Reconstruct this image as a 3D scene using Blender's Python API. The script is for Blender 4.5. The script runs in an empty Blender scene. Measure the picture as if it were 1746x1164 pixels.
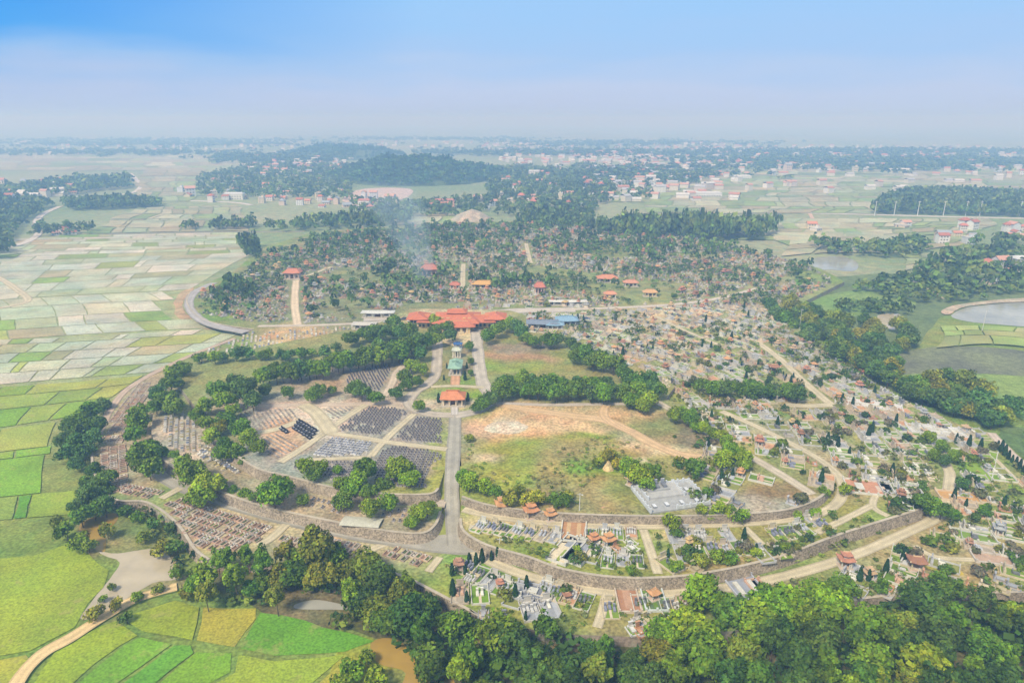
import bpy, math, random
import numpy as np
from mathutils import Vector, noise
from mathutils.geometry import delaunay_2d_cdt

S = bpy.context.scene
COL = S.collection
PI = math.pi
R = math.radians
rnd = random.Random(11)

# ------------------------------------------------------------------ camera
W, H, F, HY, CZ = 1746, 1164, 1164.0, 202.0, 120.0
PITCH = math.atan((H / 2 - HY) / F)
cam = bpy.data.objects.new('camera', bpy.data.cameras.new('camera'))
COL.objects.link(cam)
S.camera = cam
cam.data.lens = 24
cam.data.sensor_width = 36
cam.data.clip_start = 1
cam.data.clip_end = 60000
cam.location = (0, 0, CZ)
cam.rotation_euler = (PI / 2 - PITCH, 0, 0)

# ------------------------------------------------------------------ sky, sun, exposure
SUN_EL, SUN_AZ = R(48), R(215)
w = bpy.data.worlds.new('World')
S.world = w
w.use_nodes = True
nt = w.node_tree
N, L = nt.nodes.new, nt.links.new
sky = N('ShaderNodeTexSky')
sky.sky_type = 'NISHITA'
sky.sun_disc = False
sky.sun_elevation = SUN_EL
sky.sun_rotation = SUN_AZ
sky.air_density, sky.dust_density, sky.ozone_density = 1.6, 1.5, 4
bg = nt.nodes['Background']
bg.inputs[1].default_value = 0.10
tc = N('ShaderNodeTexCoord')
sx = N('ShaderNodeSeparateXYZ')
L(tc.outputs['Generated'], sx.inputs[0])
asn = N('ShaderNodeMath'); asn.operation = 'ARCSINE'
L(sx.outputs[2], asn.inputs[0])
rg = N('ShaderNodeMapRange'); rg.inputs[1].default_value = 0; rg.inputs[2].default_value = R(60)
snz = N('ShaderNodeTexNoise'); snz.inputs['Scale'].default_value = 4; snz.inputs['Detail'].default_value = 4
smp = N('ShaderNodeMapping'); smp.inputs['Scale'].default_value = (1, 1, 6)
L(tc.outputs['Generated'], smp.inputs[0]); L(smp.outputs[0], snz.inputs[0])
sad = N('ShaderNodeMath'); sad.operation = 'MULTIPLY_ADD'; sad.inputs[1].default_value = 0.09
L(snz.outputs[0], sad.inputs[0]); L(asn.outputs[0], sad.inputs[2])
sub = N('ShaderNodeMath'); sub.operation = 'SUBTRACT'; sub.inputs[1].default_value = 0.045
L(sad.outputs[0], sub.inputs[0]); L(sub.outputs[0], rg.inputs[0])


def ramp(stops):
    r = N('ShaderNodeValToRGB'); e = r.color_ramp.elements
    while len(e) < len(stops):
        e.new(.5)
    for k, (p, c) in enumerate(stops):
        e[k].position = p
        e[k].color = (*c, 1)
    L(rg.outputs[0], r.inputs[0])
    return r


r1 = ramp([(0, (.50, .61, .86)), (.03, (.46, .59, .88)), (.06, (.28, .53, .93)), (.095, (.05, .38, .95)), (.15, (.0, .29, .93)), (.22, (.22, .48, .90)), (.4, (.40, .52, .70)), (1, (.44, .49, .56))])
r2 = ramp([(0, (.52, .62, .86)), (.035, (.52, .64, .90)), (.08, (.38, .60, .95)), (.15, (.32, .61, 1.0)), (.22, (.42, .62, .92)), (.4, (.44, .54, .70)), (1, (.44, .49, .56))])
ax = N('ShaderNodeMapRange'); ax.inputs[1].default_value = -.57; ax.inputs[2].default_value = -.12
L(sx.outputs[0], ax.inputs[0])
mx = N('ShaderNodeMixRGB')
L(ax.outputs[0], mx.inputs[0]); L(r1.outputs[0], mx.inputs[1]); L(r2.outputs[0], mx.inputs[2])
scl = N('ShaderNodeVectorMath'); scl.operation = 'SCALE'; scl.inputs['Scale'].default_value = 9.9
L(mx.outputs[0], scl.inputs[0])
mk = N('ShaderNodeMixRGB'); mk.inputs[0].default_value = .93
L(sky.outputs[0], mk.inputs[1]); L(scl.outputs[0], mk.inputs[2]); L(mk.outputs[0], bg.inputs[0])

sl = bpy.data.lights.new('sun', 'SUN')
sl.energy = 4.1; sl.angle = R(13); sl.color = (1, .94, .75)
so = bpy.data.objects.new('sun', sl)
COL.objects.link(so)
sd = Vector((math.sin(SUN_AZ) * math.cos(SUN_EL), math.cos(SUN_AZ) * math.cos(SUN_EL), math.sin(SUN_EL)))
so.rotation_euler = sd.to_track_quat('Z', 'Y').to_euler()
S.view_settings.view_transform = 'Standard'
S.view_settings.look = 'None'
S.view_settings.exposure = 0.05
S.view_settings.gamma = 1
S.cycles.volume_bounces = 2
S.cycles.max_bounces = 5
S.cycles.diffuse_bounces = 2


# ------------------------------------------------------------------ helpers
def lin(h):
    """#rrggbb -> linear rgb"""
    h = h.lstrip('#')
    o = []
    for k in (0, 2, 4):
        v = int(h[k:k + 2], 16) / 255
        o.append(v / 12.92 if v <= .04045 else ((v + .055) / 1.055) ** 2.4)
    return tuple(o)


CP, SP = math.cos(PITCH), math.sin(PITCH)


def at(px, py, z=0.0):
    a, b = (px - W / 2) / F, -(py - H / 2) / F
    d = Vector((a, CP + b * SP, -SP + b * CP))
    if d.z > -0.008:
        d.z = -0.008
    t = (z - CZ) / d.z
    return Vector((d.x * t, d.y * t, z))


def pix(v):
    x, y, z = v[0], v[1], v[2] - CZ
    dep = y * CP - z * SP
    up = y * SP + z * CP
    return (W / 2 + F * x / dep, H / 2 - F * up / dep) if dep > 1 else (-9999, 9999)


def ppm(px, py, z=0.0):
    p = at(px, py, z)
    return F / (p.y * CP - (p.z - CZ) * SP)


def inside(x, y, poly):
    c = False
    n = len(poly)
    j = n - 1
    for i in range(n):
        xi, yi = poly[i][0], poly[i][1]
        xj, yj = poly[j][0], poly[j][1]
        if (yi > y) != (yj > y) and x < (xj - xi) * (y - yi) / (yj - yi) + xi:
            c = not c
        j = i
    return c


def bbox(poly):
    xs = [p[0] for p in poly]; ys = [p[1] for p in poly]
    return min(xs), min(ys), max(xs), max(ys)


def smooth(pts, k=6, closed=False):
    """Catmull-Rom through tuples of any dimension"""
    out = []
    n = len(pts)
    rng = range(n if closed else n - 1)
    for i in rng:
        p0 = pts[(i - 1) % n] if closed or i > 0 else pts[0]
        p1 = pts[i]
        p2 = pts[(i + 1) % n]
        p3 = pts[(i + 2) % n] if closed or i + 2 < n else pts[-1]
        for s in range(k):
            t = s / k
            out.append(tuple(.5 * ((2 * b) + (-a + c) * t + (2 * a - 5 * b + 4 * c - d) * t * t + (-a + 3 * b - 3 * c + d) * t ** 3)
                             for a, b, c, d in zip(p0, p1, p2, p3)))
    if not closed:
        out.append(tuple(pts[-1]))
    return out


def nz(x, y, s, seed=0.0):
    return noise.noise(Vector((x * s + seed, y * s - seed * 1.7, seed * .37)))


def fbm(x, y, s, seed=0.0):
    return nz(x, y, s, seed) + .5 * nz(x, y, s * 2.1, seed + 3) + .25 * nz(x, y, s * 4.3, seed + 7)


def vary(c, r, a, b):
    k = r.uniform(a, b)
    return tuple(v * k for v in c)


def mixc(a, b, t):
    return (a[0] + (b[0] - a[0]) * t, a[1] + (b[1] - a[1]) * t, a[2] + (b[2] - a[2]) * t)


# ------------------------------------------------------------------ materials
def material(name, rough=.85, n_scale=.6, n_amt=.35, fine=4.0, fine_amt=.25, attr=True, tint=False, base=(1, 1, 1),
             spec=.2, stone=0.0, bump=0.0, rand=0.0, metal=0.0, hue=0.0, hue_scale=.03, spots=0.0):
    m = bpy.data.materials.new(name)
    m.use_nodes = True
    t = m.node_tree
    b = t.nodes['Principled BSDF']
    b.inputs['Roughness'].default_value = rough
    b.inputs['Specular IOR Level'].default_value = spec
    b.inputs['Metallic'].default_value = metal
    n = t.nodes.new
    l = t.links.new
    if attr:
        a = n('ShaderNodeAttribute'); a.attribute_name = 'Col'
        src = a.outputs['Color']
    else:
        a = n('ShaderNodeRGB'); a.outputs[0].default_value = (*base, 1)
        src = a.outputs[0]
    if tint:
        oi = n('ShaderNodeObjectInfo')
        mm = n('ShaderNodeMixRGB'); mm.blend_type = 'MULTIPLY'; mm.inputs[0].default_value = 1
        l(src, mm.inputs[1]); l(oi.outputs['Color'], mm.inputs[2])
        src = mm.outputs[0]
    g = n('ShaderNodeNewGeometry')

    def mul(src, scale, amt, detail=3, vor=False):
        if vor:
            tx = n('ShaderNodeTexVoronoi'); o = tx.outputs['Color']
            tx.inputs['Scale'].default_value = scale
            sp = n('ShaderNodeSeparateColor'); l(o, sp.inputs[0]); o = sp.outputs[0]
        else:
            tx = n('ShaderNodeTexNoise'); tx.inputs['Scale'].default_value = scale
            tx.inputs['Detail'].default_value = detail
            o = tx.outputs[0]
        l(g.outputs['Position'], tx.inputs['Vector'])
        mr = n('ShaderNodeMapRange')
        mr.inputs[1].default_value = 0 if vor else .3
        mr.inputs[2].default_value = 1 if vor else .7
        mr.inputs[3].default_value = 1 - amt; mr.inputs[4].default_value = 1 + amt
        l(o, mr.inputs[0])
        sc_ = n('ShaderNodeVectorMath'); sc_.operation = 'SCALE'
        l(src, sc_.inputs[0]); l(mr.outputs[0], sc_.inputs['Scale'])
        return sc_.outputs[0]
    if n_amt:
        src = mul(src, n_scale, n_amt)
    if fine_amt:
        src = mul(src, fine, fine_amt, 2)
    if hue:
        tx = n('ShaderNodeTexNoise'); tx.inputs['Scale'].default_value = hue_scale; tx.inputs['Detail'].default_value = 5; tx.inputs['Roughness'].default_value = .65
        l(g.outputs['Position'], tx.inputs['Vector'])
        cr = n('ShaderNodeValToRGB')
        cr.color_ramp.elements[0].position = .36; cr.color_ramp.elements[0].color = (1 - hue * .5, 1, 1, 1)
        cr.color_ramp.elements[1].position = .66; cr.color_ramp.elements[1].color = (1 + hue * .7, 1 + hue * .06, 1 - hue * .1, 1)
        l(tx.outputs[0], cr.inputs[0])
        mh = n('ShaderNodeMixRGB'); mh.blend_type = 'MULTIPLY'; mh.inputs[0].default_value = 1
        l(src, mh.inputs[1]); l(cr.outputs[0], mh.inputs[2]); src = mh.outputs[0]
    if spots:
        tx = n('ShaderNodeTexNoise'); tx.inputs['Scale'].default_value = .11; tx.inputs['Detail'].default_value = 6; tx.inputs['Roughness'].default_value = .7
        l(g.outputs['Position'], tx.inputs['Vector'])
        mr = n('ShaderNodeMapRange'); mr.inputs[1].default_value = .57; mr.inputs[2].default_value = .66; mr.inputs[4].default_value = spots
        l(tx.outputs[0], mr.inputs[0])
        mh = n('ShaderNodeMixRGB'); l(mr.outputs[0], mh.inputs[0]); l(src, mh.inputs[1]); mh.inputs[2].default_value = (.40, .34, .12, 1); src = mh.outputs[0]
    if stone:
        src = mul(src, stone, .38, vor=True)
    l(src, b.inputs['Base Color'])
    if bump:
        bp = n('ShaderNodeBump'); bp.inputs['Strength'].default_value = bump; bp.inputs['Distance'].default_value = .3
        tx = n('ShaderNodeTexNoise'); tx.inputs['Scale'].default_value = fine
        l(g.outputs['Position'], tx.inputs['Vector']); l(tx.outputs[0], bp.inputs['Height']); l(bp.outputs[0], b.inputs['Normal'])
    return m


M_GROUND = material('ground_soil_grass', n_scale=.12, n_amt=.22, fine=1.1, fine_amt=.38, bump=.5, hue=.28, hue_scale=.09)
M_FIELD = material('paddy', n_scale=.05, n_amt=.2, fine=1.8, fine_amt=.32, rough=.7, spec=.4, hue=.26, hue_scale=.022, spots=.5)
M_ROAD = material('road_surface', n_scale=.25, n_amt=.12, fine=2.5, fine_amt=.12)
M_STONE = material('rubble_stone', n_scale=.2, n_amt=.15, fine=3, fine_amt=.25, stone=2.4, bump=.4)
M_PAINT = material('painted_masonry', n_scale=.8, n_amt=.12, fine=5, fine_amt=.1)
M_TINT = material('tinted_masonry', n_scale=.8, n_amt=.14, fine=5, fine_amt=.12, tint=True)
M_LEAF = material('leaves', n_scale=.25, n_amt=.2, fine=2, fine_amt=.25, tint=True, rough=.75, spec=.15)
M_LEAF3 = material('leaves_merged', n_scale=.25, n_amt=.2, fine=2, fine_amt=.25, rough=.75, spec=.15)
M_LEAF2 = material('leaves_far', n_scale=.02, n_amt=.25, fine=.1, fine_amt=.25, rough=.9, spec=.05)
M_BARK = material('bark', attr=False, base=(.13, .10, .075), n_scale=2, n_amt=.3)
M_TILE = material('roof_tile', n_scale=.5, n_amt=.2, fine=3, fine_amt=.22, tint=True)
M_GRASS = material('rough_grass', n_scale=.3, n_amt=.25, fine=1.5, fine_amt=.3)


def water_mat(name, c, rough=.12, scale=.15):
    m = material(name, attr=False, base=c, n_scale=.03, n_amt=.2, fine=.2, fine_amt=.1, rough=rough, spec=.5)
    return m


# ------------------------------------------------------------------ mesh builder
class MB:
    def __init__(s):
        s.v = []; s.f = []; s.c = []

    def quad(s, a, b, c, d, col):
        k = len(s.v)
        s.v += [tuple(a), tuple(b), tuple(c), tuple(d)]
        s.f.append((k, k + 1, k + 2, k + 3)); s.c.append(col)

    def tri(s, a, b, c, col):
        k = len(s.v)
        s.v += [tuple(a), tuple(b), tuple(c)]
        s.f.append((k, k + 1, k + 2)); s.c.append(col)

    def poly(s, pts, col):
        k = len(s.v)
        s.v += [tuple(p) for p in pts]
        s.f.append(tuple(range(k, k + len(pts)))); s.c.append(col)

    def box(s, cx, cy, z0, sx, sy, h, col, rot=0.0, top=None, taper=1.0, bottom=False):
        if isinstance(rot, tuple):
            rot, top = 0.0, rot
        ca, sa = math.cos(rot), math.sin(rot)
        k = len(s.v)
        for z, q in ((z0, 1.0), (z0 + h, taper)):
            for a, b in ((-1, -1), (1, -1), (1, 1), (-1, 1)):
                x, y = a * sx / 2 * q, b * sy / 2 * q
                s.v.append((cx + x * ca - y * sa, cy + x * sa + y * ca, z))
        for a, b in ((0, 1), (1, 2), (2, 3), (3, 0)):
            s.f.append((k + a, k + b, k + b + 4, k + a + 4)); s.c.append(col)
        s.f.append((k + 4, k + 5, k + 6, k + 7)); s.c.append(top or col)
        if bottom:
            s.f.append((k + 3, k + 2, k + 1, k)); s.c.append(col)

    def hip(s, cx, cy, z0, sx, sy, h, col, rot=0.0, ridge=.5, th=.18, curl=0.0, edge=None):
        """hip roof with curled corners, ridge = share of the long side"""
        ca, sa = math.cos(rot), math.sin(rot)

        def P(x, y, z):
            return (cx + x * ca - y * sa, cy + x * sa + y * ca, z)
        X, Y = sx / 2, sy / 2
        if X >= Y:
            a, b = (-X * ridge, 0), (X * ridge, 0)
        else:
            a, b = (0, -Y * ridge), (0, Y * ridge)
        zt = z0 + h
        c = [P(-X, -Y, z0 + curl), P(X, -Y, z0 + curl), P(X, Y, z0 + curl), P(-X, Y, z0 + curl)]
        m = [P(0, -Y, z0), P(X, 0, z0), P(0, Y, z0), P(-X, 0, z0)]
        A, B = P(a[0], a[1], zt), P(b[0], b[1], zt)
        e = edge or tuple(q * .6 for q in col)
        if X >= Y:
            s.poly([c[0], m[0], c[1], B, A], col); s.poly([c[2], m[2], c[3], A, B], col)
            s.poly([c[1], m[1], c[2], B], col); s.poly([c[3], m[3], c[0], A], col)
        else:
            s.poly([c[0], m[0], c[1], A], col); s.poly([c[2], m[2], c[3], B], col)
            s.poly([c[1], m[1], c[2], B, A], col); s.poly([c[3], m[3], c[0], A, B], col)
        ring = [c[0], m[0], c[1], m[1], c[2], m[2], c[3], m[3]]
        for i in range(8):
            p, q = ring[i], ring[(i + 1) % 8]
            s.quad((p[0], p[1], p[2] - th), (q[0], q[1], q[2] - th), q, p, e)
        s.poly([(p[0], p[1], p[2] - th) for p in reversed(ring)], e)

    def gable(s, cx, cy, z0, sx, sy, h, col, rot=0.0, th=.15, wall=None, inset=.5):
        ca, sa = math.cos(rot), math.sin(rot)

        def P(x, y, z):
            return (cx + x * ca - y * sa, cy + x * sa + y * ca, z)
        X, Y = sx / 2, sy / 2
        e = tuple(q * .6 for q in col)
        for sg in (-1, 1):
            a, b, c, d = P(-X, sg * Y, z0), P(X, sg * Y, z0), P(X, 0, z0 + h), P(-X, 0, z0 + h)
            if sg > 0:
                a, b, c, d = b, a, d, c
            s.quad(a, b, c, d, col)
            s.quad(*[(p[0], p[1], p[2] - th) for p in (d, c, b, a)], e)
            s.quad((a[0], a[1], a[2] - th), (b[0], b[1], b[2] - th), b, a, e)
        if wall:
            xi = X - inset
            for sg in (-1, 1):
                p = [P(sg * xi, -Y * .9, z0 - .02), P(sg * xi, Y * .9, z0 - .02), P(sg * xi, 0, z0 + h * .9)]
                if sg < 0:
                    p.reverse()
                s.poly(p, wall)

    def tube(s, p, q, r0, r1, col, n=6):
        p, q = Vector(p), Vector(q)
        d = (q - p).normalized()
        u = d.orthogonal().normalized(); v = d.cross(u)
        k = len(s.v)
        for c, r in ((p, r0), (q, r1)):
            for i in range(n):
                a = 2 * PI * i / n
                s.v.append(tuple(c + u * math.cos(a) * r + v * math.sin(a) * r))
        for i in range(n):
            j = (i + 1) % n
            s.f.append((k + i, k + j, k + n + j, k + n + i)); s.c.append(col)
        s.f.append(tuple(k + n + i for i in range(n))); s.c.append(col)

    def mesh(s, name, mat):
        me = bpy.data.meshes.new(name)
        if not s.f: return me
        me.from_pydata(s.v, [], s.f)
        me.materials.append(mat)
        cnt = np.array([len(f) for f in s.f])
        col = np.ones((len(s.f), 4), np.float32)
        if s.c: col[:, :3] = np.array([c[:3] for c in s.c], np.float32)
        at_ = me.color_attributes.new('Col', 'FLOAT_COLOR', 'CORNER')
        at_.data.foreach_set('color', np.repeat(col, cnt, axis=0).ravel())
        return me

    def build(s, name, mat, parent=None, loc=None, rz=0.0):
        if not s.f: return None
        o = bpy.data.objects.new(name, s.mesh(name, mat))
        COL.objects.link(o)
        if parent is not None:
            o.parent = parent
        if loc is not None:
            o.location = loc
        o.rotation_euler[2] = rz
        return o


def np_mesh(name, V, Q, C, mat, smoothf=False):
    """quads: V (n,3), Q (m,4), C (m,3) per face"""
    me = bpy.data.meshes.new(name)
    V = np.asarray(V, np.float32); Q = np.asarray(Q, np.int32); C = np.asarray(C, np.float32)
    me.vertices.add(len(V)); me.vertices.foreach_set('co', V.ravel())
    k = Q.shape[1]
    me.loops.add(Q.size); me.loops.foreach_set('vertex_index', Q.ravel())
    me.polygons.add(len(Q))
    me.polygons.foreach_set('loop_start', np.arange(0, Q.size, k, dtype=np.int32))
    me.update(calc_edges=True)
    me.materials.append(mat)
    col = np.ones((len(Q), 4), np.float32); col[:, :3] = C
    a = me.color_attributes.new('Col', 'FLOAT_COLOR', 'CORNER')
    a.data.foreach_set('color', np.repeat(col, k, axis=0).ravel())
    return me


def link(name, me, parent=None, loc=None, rz=0.0, scale=None):
    o = bpy.data.objects.new(name, me)
    COL.objects.link(o)
    if parent is not None:
        o.parent = parent
    if loc is not None:
        o.location = loc
    o.rotation_euler[2] = rz
    if scale is not None:
        o.scale = scale
    return o


def empty(name, loc, rz=0.0, scale=None):
    o = bpy.data.objects.new(name, None)
    o.empty_display_size = 1
    COL.objects.link(o)
    o.location = loc
    o.rotation_euler[2] = rz
    if scale is not None:
        o.scale = scale
    return o


def tag(o, label=None, cat=None, group=None, kind=None):
    if o is None: return None
    if label: o['label'] = label
    if cat: o['category'] = cat
    if group: o['group'] = group
    if kind: o['kind'] = kind
    return o


def struct(o):
    o['kind'] = 'structure'
    return o


ONES = ['zeroth', 'first', 'second', 'third', 'fourth', 'fifth', 'sixth', 'seventh', 'eighth', 'ninth', 'tenth', 'eleventh', 'twelfth',
        'thirteenth', 'fourteenth', 'fifteenth', 'sixteenth', 'seventeenth', 'eighteenth', 'nineteenth']
TENS = ['', '', 'twenty', 'thirty', 'forty', 'fifty', 'sixty', 'seventy', 'eighty', 'ninety']


def ordinal(n):
    if n < 20:
        return ONES[n]
    t, u = divmod(n, 10)
    if u == 0:
        return TENS[t][:-1] + 'ieth'
    return TENS[t] + '-' + ONES[u]


REG = {}


def reg(o, cat, desc, where, group):
    """remember a repeated thing; its label is finished once all its fellows stand"""
    o['category'] = cat
    o['group'] = group
    REG.setdefault((cat, where, group), []).append((o, desc))


def finish_labels():
    for (cat, where, group), lst in REG.items():
        pts = [(pix(o.location), o, d) for o, d in lst]
        pts.sort(key=lambda p: -p[0][1])
        n = len(pts)
        rows = max(1, math.ceil(n / 24))
        per = math.ceil(n / rows)
        for r in range(rows):
            line = sorted(pts[r * per:(r + 1) * per], key=lambda p: p[0][0])
            for k, (_, o, d) in enumerate(line):
                if n == 1:
                    tail = ''
                elif rows == 1:
                    tail = f', {ordinal(k + 1)} from left'
                else:
                    tail = f', {ordinal(k + 1)} from left, {ordinal(r + 1)} row'
                dd = d.split()
                while len((' '.join(dd) + ' ' + where + tail).replace(',', '').replace('-', ' ').split()) > 16 and len(dd) > 2:
                    dd.pop(0)
                if dd[0] == 'with': dd = ['grave'] + dd[2:] if len(dd) > 2 else ['grave']
                o['label'] = ' '.join(dd) + ' ' + where + tail


# ------------------------------------------------------------------ levels of the site (pixel outlines of the photo -> heights)
Z1, Z2, Z2W, Z3 = 3.0, 6.1, 5.6, 8.5
P_Z1 = [(330, 935), (300, 892), (250, 857), (190, 850), (158, 800), (158, 745), (185, 700), (215, 662), (245, 642), (280, 624), (330, 602), (400, 582),
        (432, 562), (370, 552), (335, 538), (318, 515), (325, 497), (365, 478), (400, 462), (425, 440), (450, 422), (520, 400), (620, 388), (760, 380),
        (900, 376), (1050, 385), (1180, 402), (1330, 440), (1400, 458), (1440, 480), (1400, 500), (1360, 520), (1330, 535), (1370, 565), (1410, 600),
        (1470, 645), (1545, 685), (1640, 725), (1690, 738), (1746, 790), (1850, 870), (1900, 1005), (1746, 1010), (1600, 1014), (1480, 1020), (1380, 1045), (1250, 1075),
        (1100, 1086), (950, 1080), (830, 1058), (760, 1020), (690, 985), (640, 972), (560, 968), (450, 962), (355, 955)]
P_Z2E = [(784, 884), (790, 906), (830, 930), (900, 950), (960, 971), (1050, 985), (1150, 984), (1250, 969), (1340, 946), (1420, 916), (1500, 890), (1572, 868),
         (1592, 850), (1560, 810), (1500, 780), (1420, 740), (1330, 700), (1250, 670), (1150, 655), (1120, 670), (900, 780), (795, 800), (788, 850)]
P_Z2W = [(262, 690), (258, 740), (275, 780), (300, 800), (370, 836), (450, 864), (560, 888), (640, 903), (715, 910), (742, 896), (752, 872), (757, 850), (757, 800),
         (650, 780), (500, 740), (400, 680), (330, 660), (290, 665)]
P_Z3 = [(400, 775), (440, 800), (490, 812), (560, 830), (650, 842), (730, 843), (748, 833), (757, 805), (760, 786), (786, 786), (787, 800), (787, 848), (830, 861),
        (900, 871), (980, 877), (1080, 880), (1180, 880), (1280, 876), (1350, 868), (1396, 850), (1412, 830), (1400, 802), (1345, 768), (1265, 730), (1190, 698),
        (1135, 680), (1150, 660), (1110, 610), (990, 570), (905, 540), (870, 529), (700, 526), (640, 553), (450, 590), (330, 625), (300, 650), (330, 690), (360, 730)]


def zat(px, py):
    if inside(px, py, P_Z3): return Z3
    if inside(px, py, P_Z2E): return Z2
    if inside(px, py, P_Z2W): return Z2W
    if inside(px, py, P_Z1): return Z1
    return 0.0


def g(px, py, dz=0.0):
    z = zat(px, py)
    return at(px, py, z) + Vector((0, 0, dz))


# colours of the ground (sun-independent albedo)
C_GRASS = (.20, .27, .045)
C_BRIGHT = (.20, .33, .03)
C_DRY = (.33, .28, .13)
C_DIRT = (.56, .40, .23)
C_PALE = (.62, .52, .40)
C_RED = (.50, .27, .15)
C_BROWN = (.27, .21, .13)
C_GREYV = (.36, .31, .27)


def sheet(name, outline_px, z, colour, step, dense=3, skirt=None, skirt_col=(.33, .29, .24), rough=0.0, mat=None):
    """a sheet cut to an outline; colour(px, py, x, y) gives each vertex its own soil or grass colour"""
    pts = [at(p[0], p[1], z) for p in outline_px]
    poly = []
    n = len(pts)
    for i in range(n):
        a, b = pts[i], pts[(i + 1) % n]
        d = (b - a).length
        k = max(1, int(d / (step * 1.2)))
        for j in range(k):
            p = a.lerp(b, j / k)
            if rough:
                p = p + Vector((nz(p.x, p.y, .12, 5), nz(p.x, p.y, .12, 9), 0)) * rough
            poly.append((p.x, p.y))
    x0, y0, x1, y1 = bbox(poly)
    verts = list(poly)
    y = y0 + step / 2
    while y < y1:
        x = x0 + step / 2
        while x < x1:
            a, b = x + rnd.uniform(-.3, .3) * step, y + rnd.uniform(-.3, .3) * step
            if inside(a, b, poly):
                verts.append((a, b))
            x += step
        y += step
    m = len(poly)
    res = delaunay_2d_cdt([Vector(v) for v in verts], [], [list(range(m))], 1, 1e-4)
    co, faces = res[0], res[2]
    V = [(v.x, v.y, z) for v in co]
    cols = []
    for v in V:
        p = pix(v)
        cols.append(colour(p[0], p[1], v[0], v[1]))
    Fs = []
    for f in faces:
        a, b, c = (V[k] for k in f[:3])
        if (b[0] - a[0]) * (c[1] - a[1]) - (b[1] - a[1]) * (c[0] - a[0]) < 0:
            f = list(reversed(f))
        Fs.append(tuple(f))
    if skirt is not None:
        k = len(V)
        for p in poly:
            V.append((p[0], p[1], z)); V.append((p[0], p[1], skirt)); cols += [skirt_col, skirt_col]
        area = sum(poly[i][0] * poly[(i + 1) % m][1] - poly[(i + 1) % m][0] * poly[i][1] for i in range(m))
        for i in range(m):
            j = (i + 1) % m
            q = (k + 2 * i, k + 2 * i + 1, k + 2 * j + 1, k + 2 * j)
            Fs.append(q if area > 0 else tuple(reversed(q)))
    me = bpy.data.meshes.new(name)
    me.from_pydata(V, [], Fs)
    me.materials.append(mat or M_GROUND)
    a = me.color_attributes.new('Col', 'FLOAT_COLOR', 'POINT')
    arr = np.ones((len(V), 4), np.float32); arr[:, :3] = np.array(cols)
    a.data.foreach_set('color', arr.ravel())
    o = bpy.data.objects.new(name, me)
    COL.objects.link(o)
    return struct(o)


def blobs(base, lst, amp=14, base_noise=None):
    """lst: (px, py, rx, ry, colour, strength); natural patches of soil and grass with ragged edges"""
    def f(px, py, x, y):
        c = base
        if base_noise:
            c = mixc(c, base_noise, max(0, min(1, .5 + fbm(x, y, .03, 2) * 1.1)))
        qx, qy = px + fbm(x, y, .06, 11) * amp, py + fbm(x, y, .06, 17) * amp * .5
        for bx, by, rx, ry, cc, st in lst:
            d = math.hypot((qx - bx) / rx, (qy - by) / ry)
            if d < 1.25:
                t = max(0, min(1, (1.25 - d) / .5)) * st
                c = mixc(c, cc, t)
        return c
    return f


# ------------------------------------------------------------------ ground sheet
def build_ground():
    ys = [-300, 0, 60]
    y = 60.0
    while y < 30000:
        y *= 1.035
        ys.append(y)
    V = []; cols = []
    nx = 110
    for y in ys:
        hw = 600 + max(0, y) * 1.3
        for i in range(nx + 1):
            x = (i / nx * 2 - 1) * hw
            V.append((x, y, 0))
            px, py = pix((x, y, 0))
            t = max(0, min(1, .5 + fbm(x, y, .006, 3) * 1.2))
            if y > 520:
                c = mixc((.26, .32, .15), (.35, .35, .21), t)
                u = max(0, min(1, .5 + fbm(x, y * .35, .004, 8) * 2.0))
                c = mixc(c, (.17, .25, .10), u * .55)
            else:
                c = mixc((.16, .26, .04), (.27, .28, .08), t)
                if x < -60 and y > 200:
                    c = mixc(c, (.33, .36, .17), min(1, (y - 200) / 120))
            cols.append(c)
    Fs = []
    for j in range(len(ys) - 1):
        for i in range(nx):
            k = j * (nx + 1) + i
            Fs.append((k, k + 1, k + nx + 2, k + nx + 1))
    me = bpy.data.meshes.new('ground')
    me.from_pydata(V, [], Fs)
    me.materials.append(M_GROUND)
    a = me.color_attributes.new('Col', 'FLOAT_COLOR', 'POINT')
    arr = np.ones((len(V), 4), np.float32); arr[:, :3] = np.array(cols)
    a.data.foreach_set('color', arr.ravel())
    o = bpy.data.objects.new('ground', me)
    COL.objects.link(o)
    struct(o)


build_ground()

# ------------------------------------------------------------------ terraces of the cemetery
c1 = blobs((.30, .25, .13), [
    (240, 740, 60, 120, (.42, .33, .23), .8), (450, 900, 190, 50, (.47, .36, .24), .8), (620, 940, 130, 30, (.45, .35, .22), .8),
    (330, 610, 60, 30, (.24, .27, .09), .8), (560, 520, 150, 60, (.24, .24, .12), .9), (500, 575, 60, 20, (.52, .37, .2), .9),
    (900, 470, 300, 70, (.25, .27, .10), .8), (1150, 600, 200, 100, (.29, .30, .12), .8), (1500, 760, 220, 60, (.33, .32, .12), .7),
    (1650, 800, 60, 60, (.24, .30, .08), .9), (950, 1030, 200, 40, (.30, .30, .07), .9), (1600, 950, 180, 60, (.40, .31, .16), .8),
    (1120, 540, 60, 20, (.52, .40, .24), .9), (1300, 520, 120, 60, (.34, .33, .16), .7), (700, 470, 180, 60, (.22, .24, .10), .6),
], base_noise=(.19, .29, .05))
sheet('cemetery_ground', P_Z1, Z1, c1, 7.0, skirt=-.3)

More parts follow.
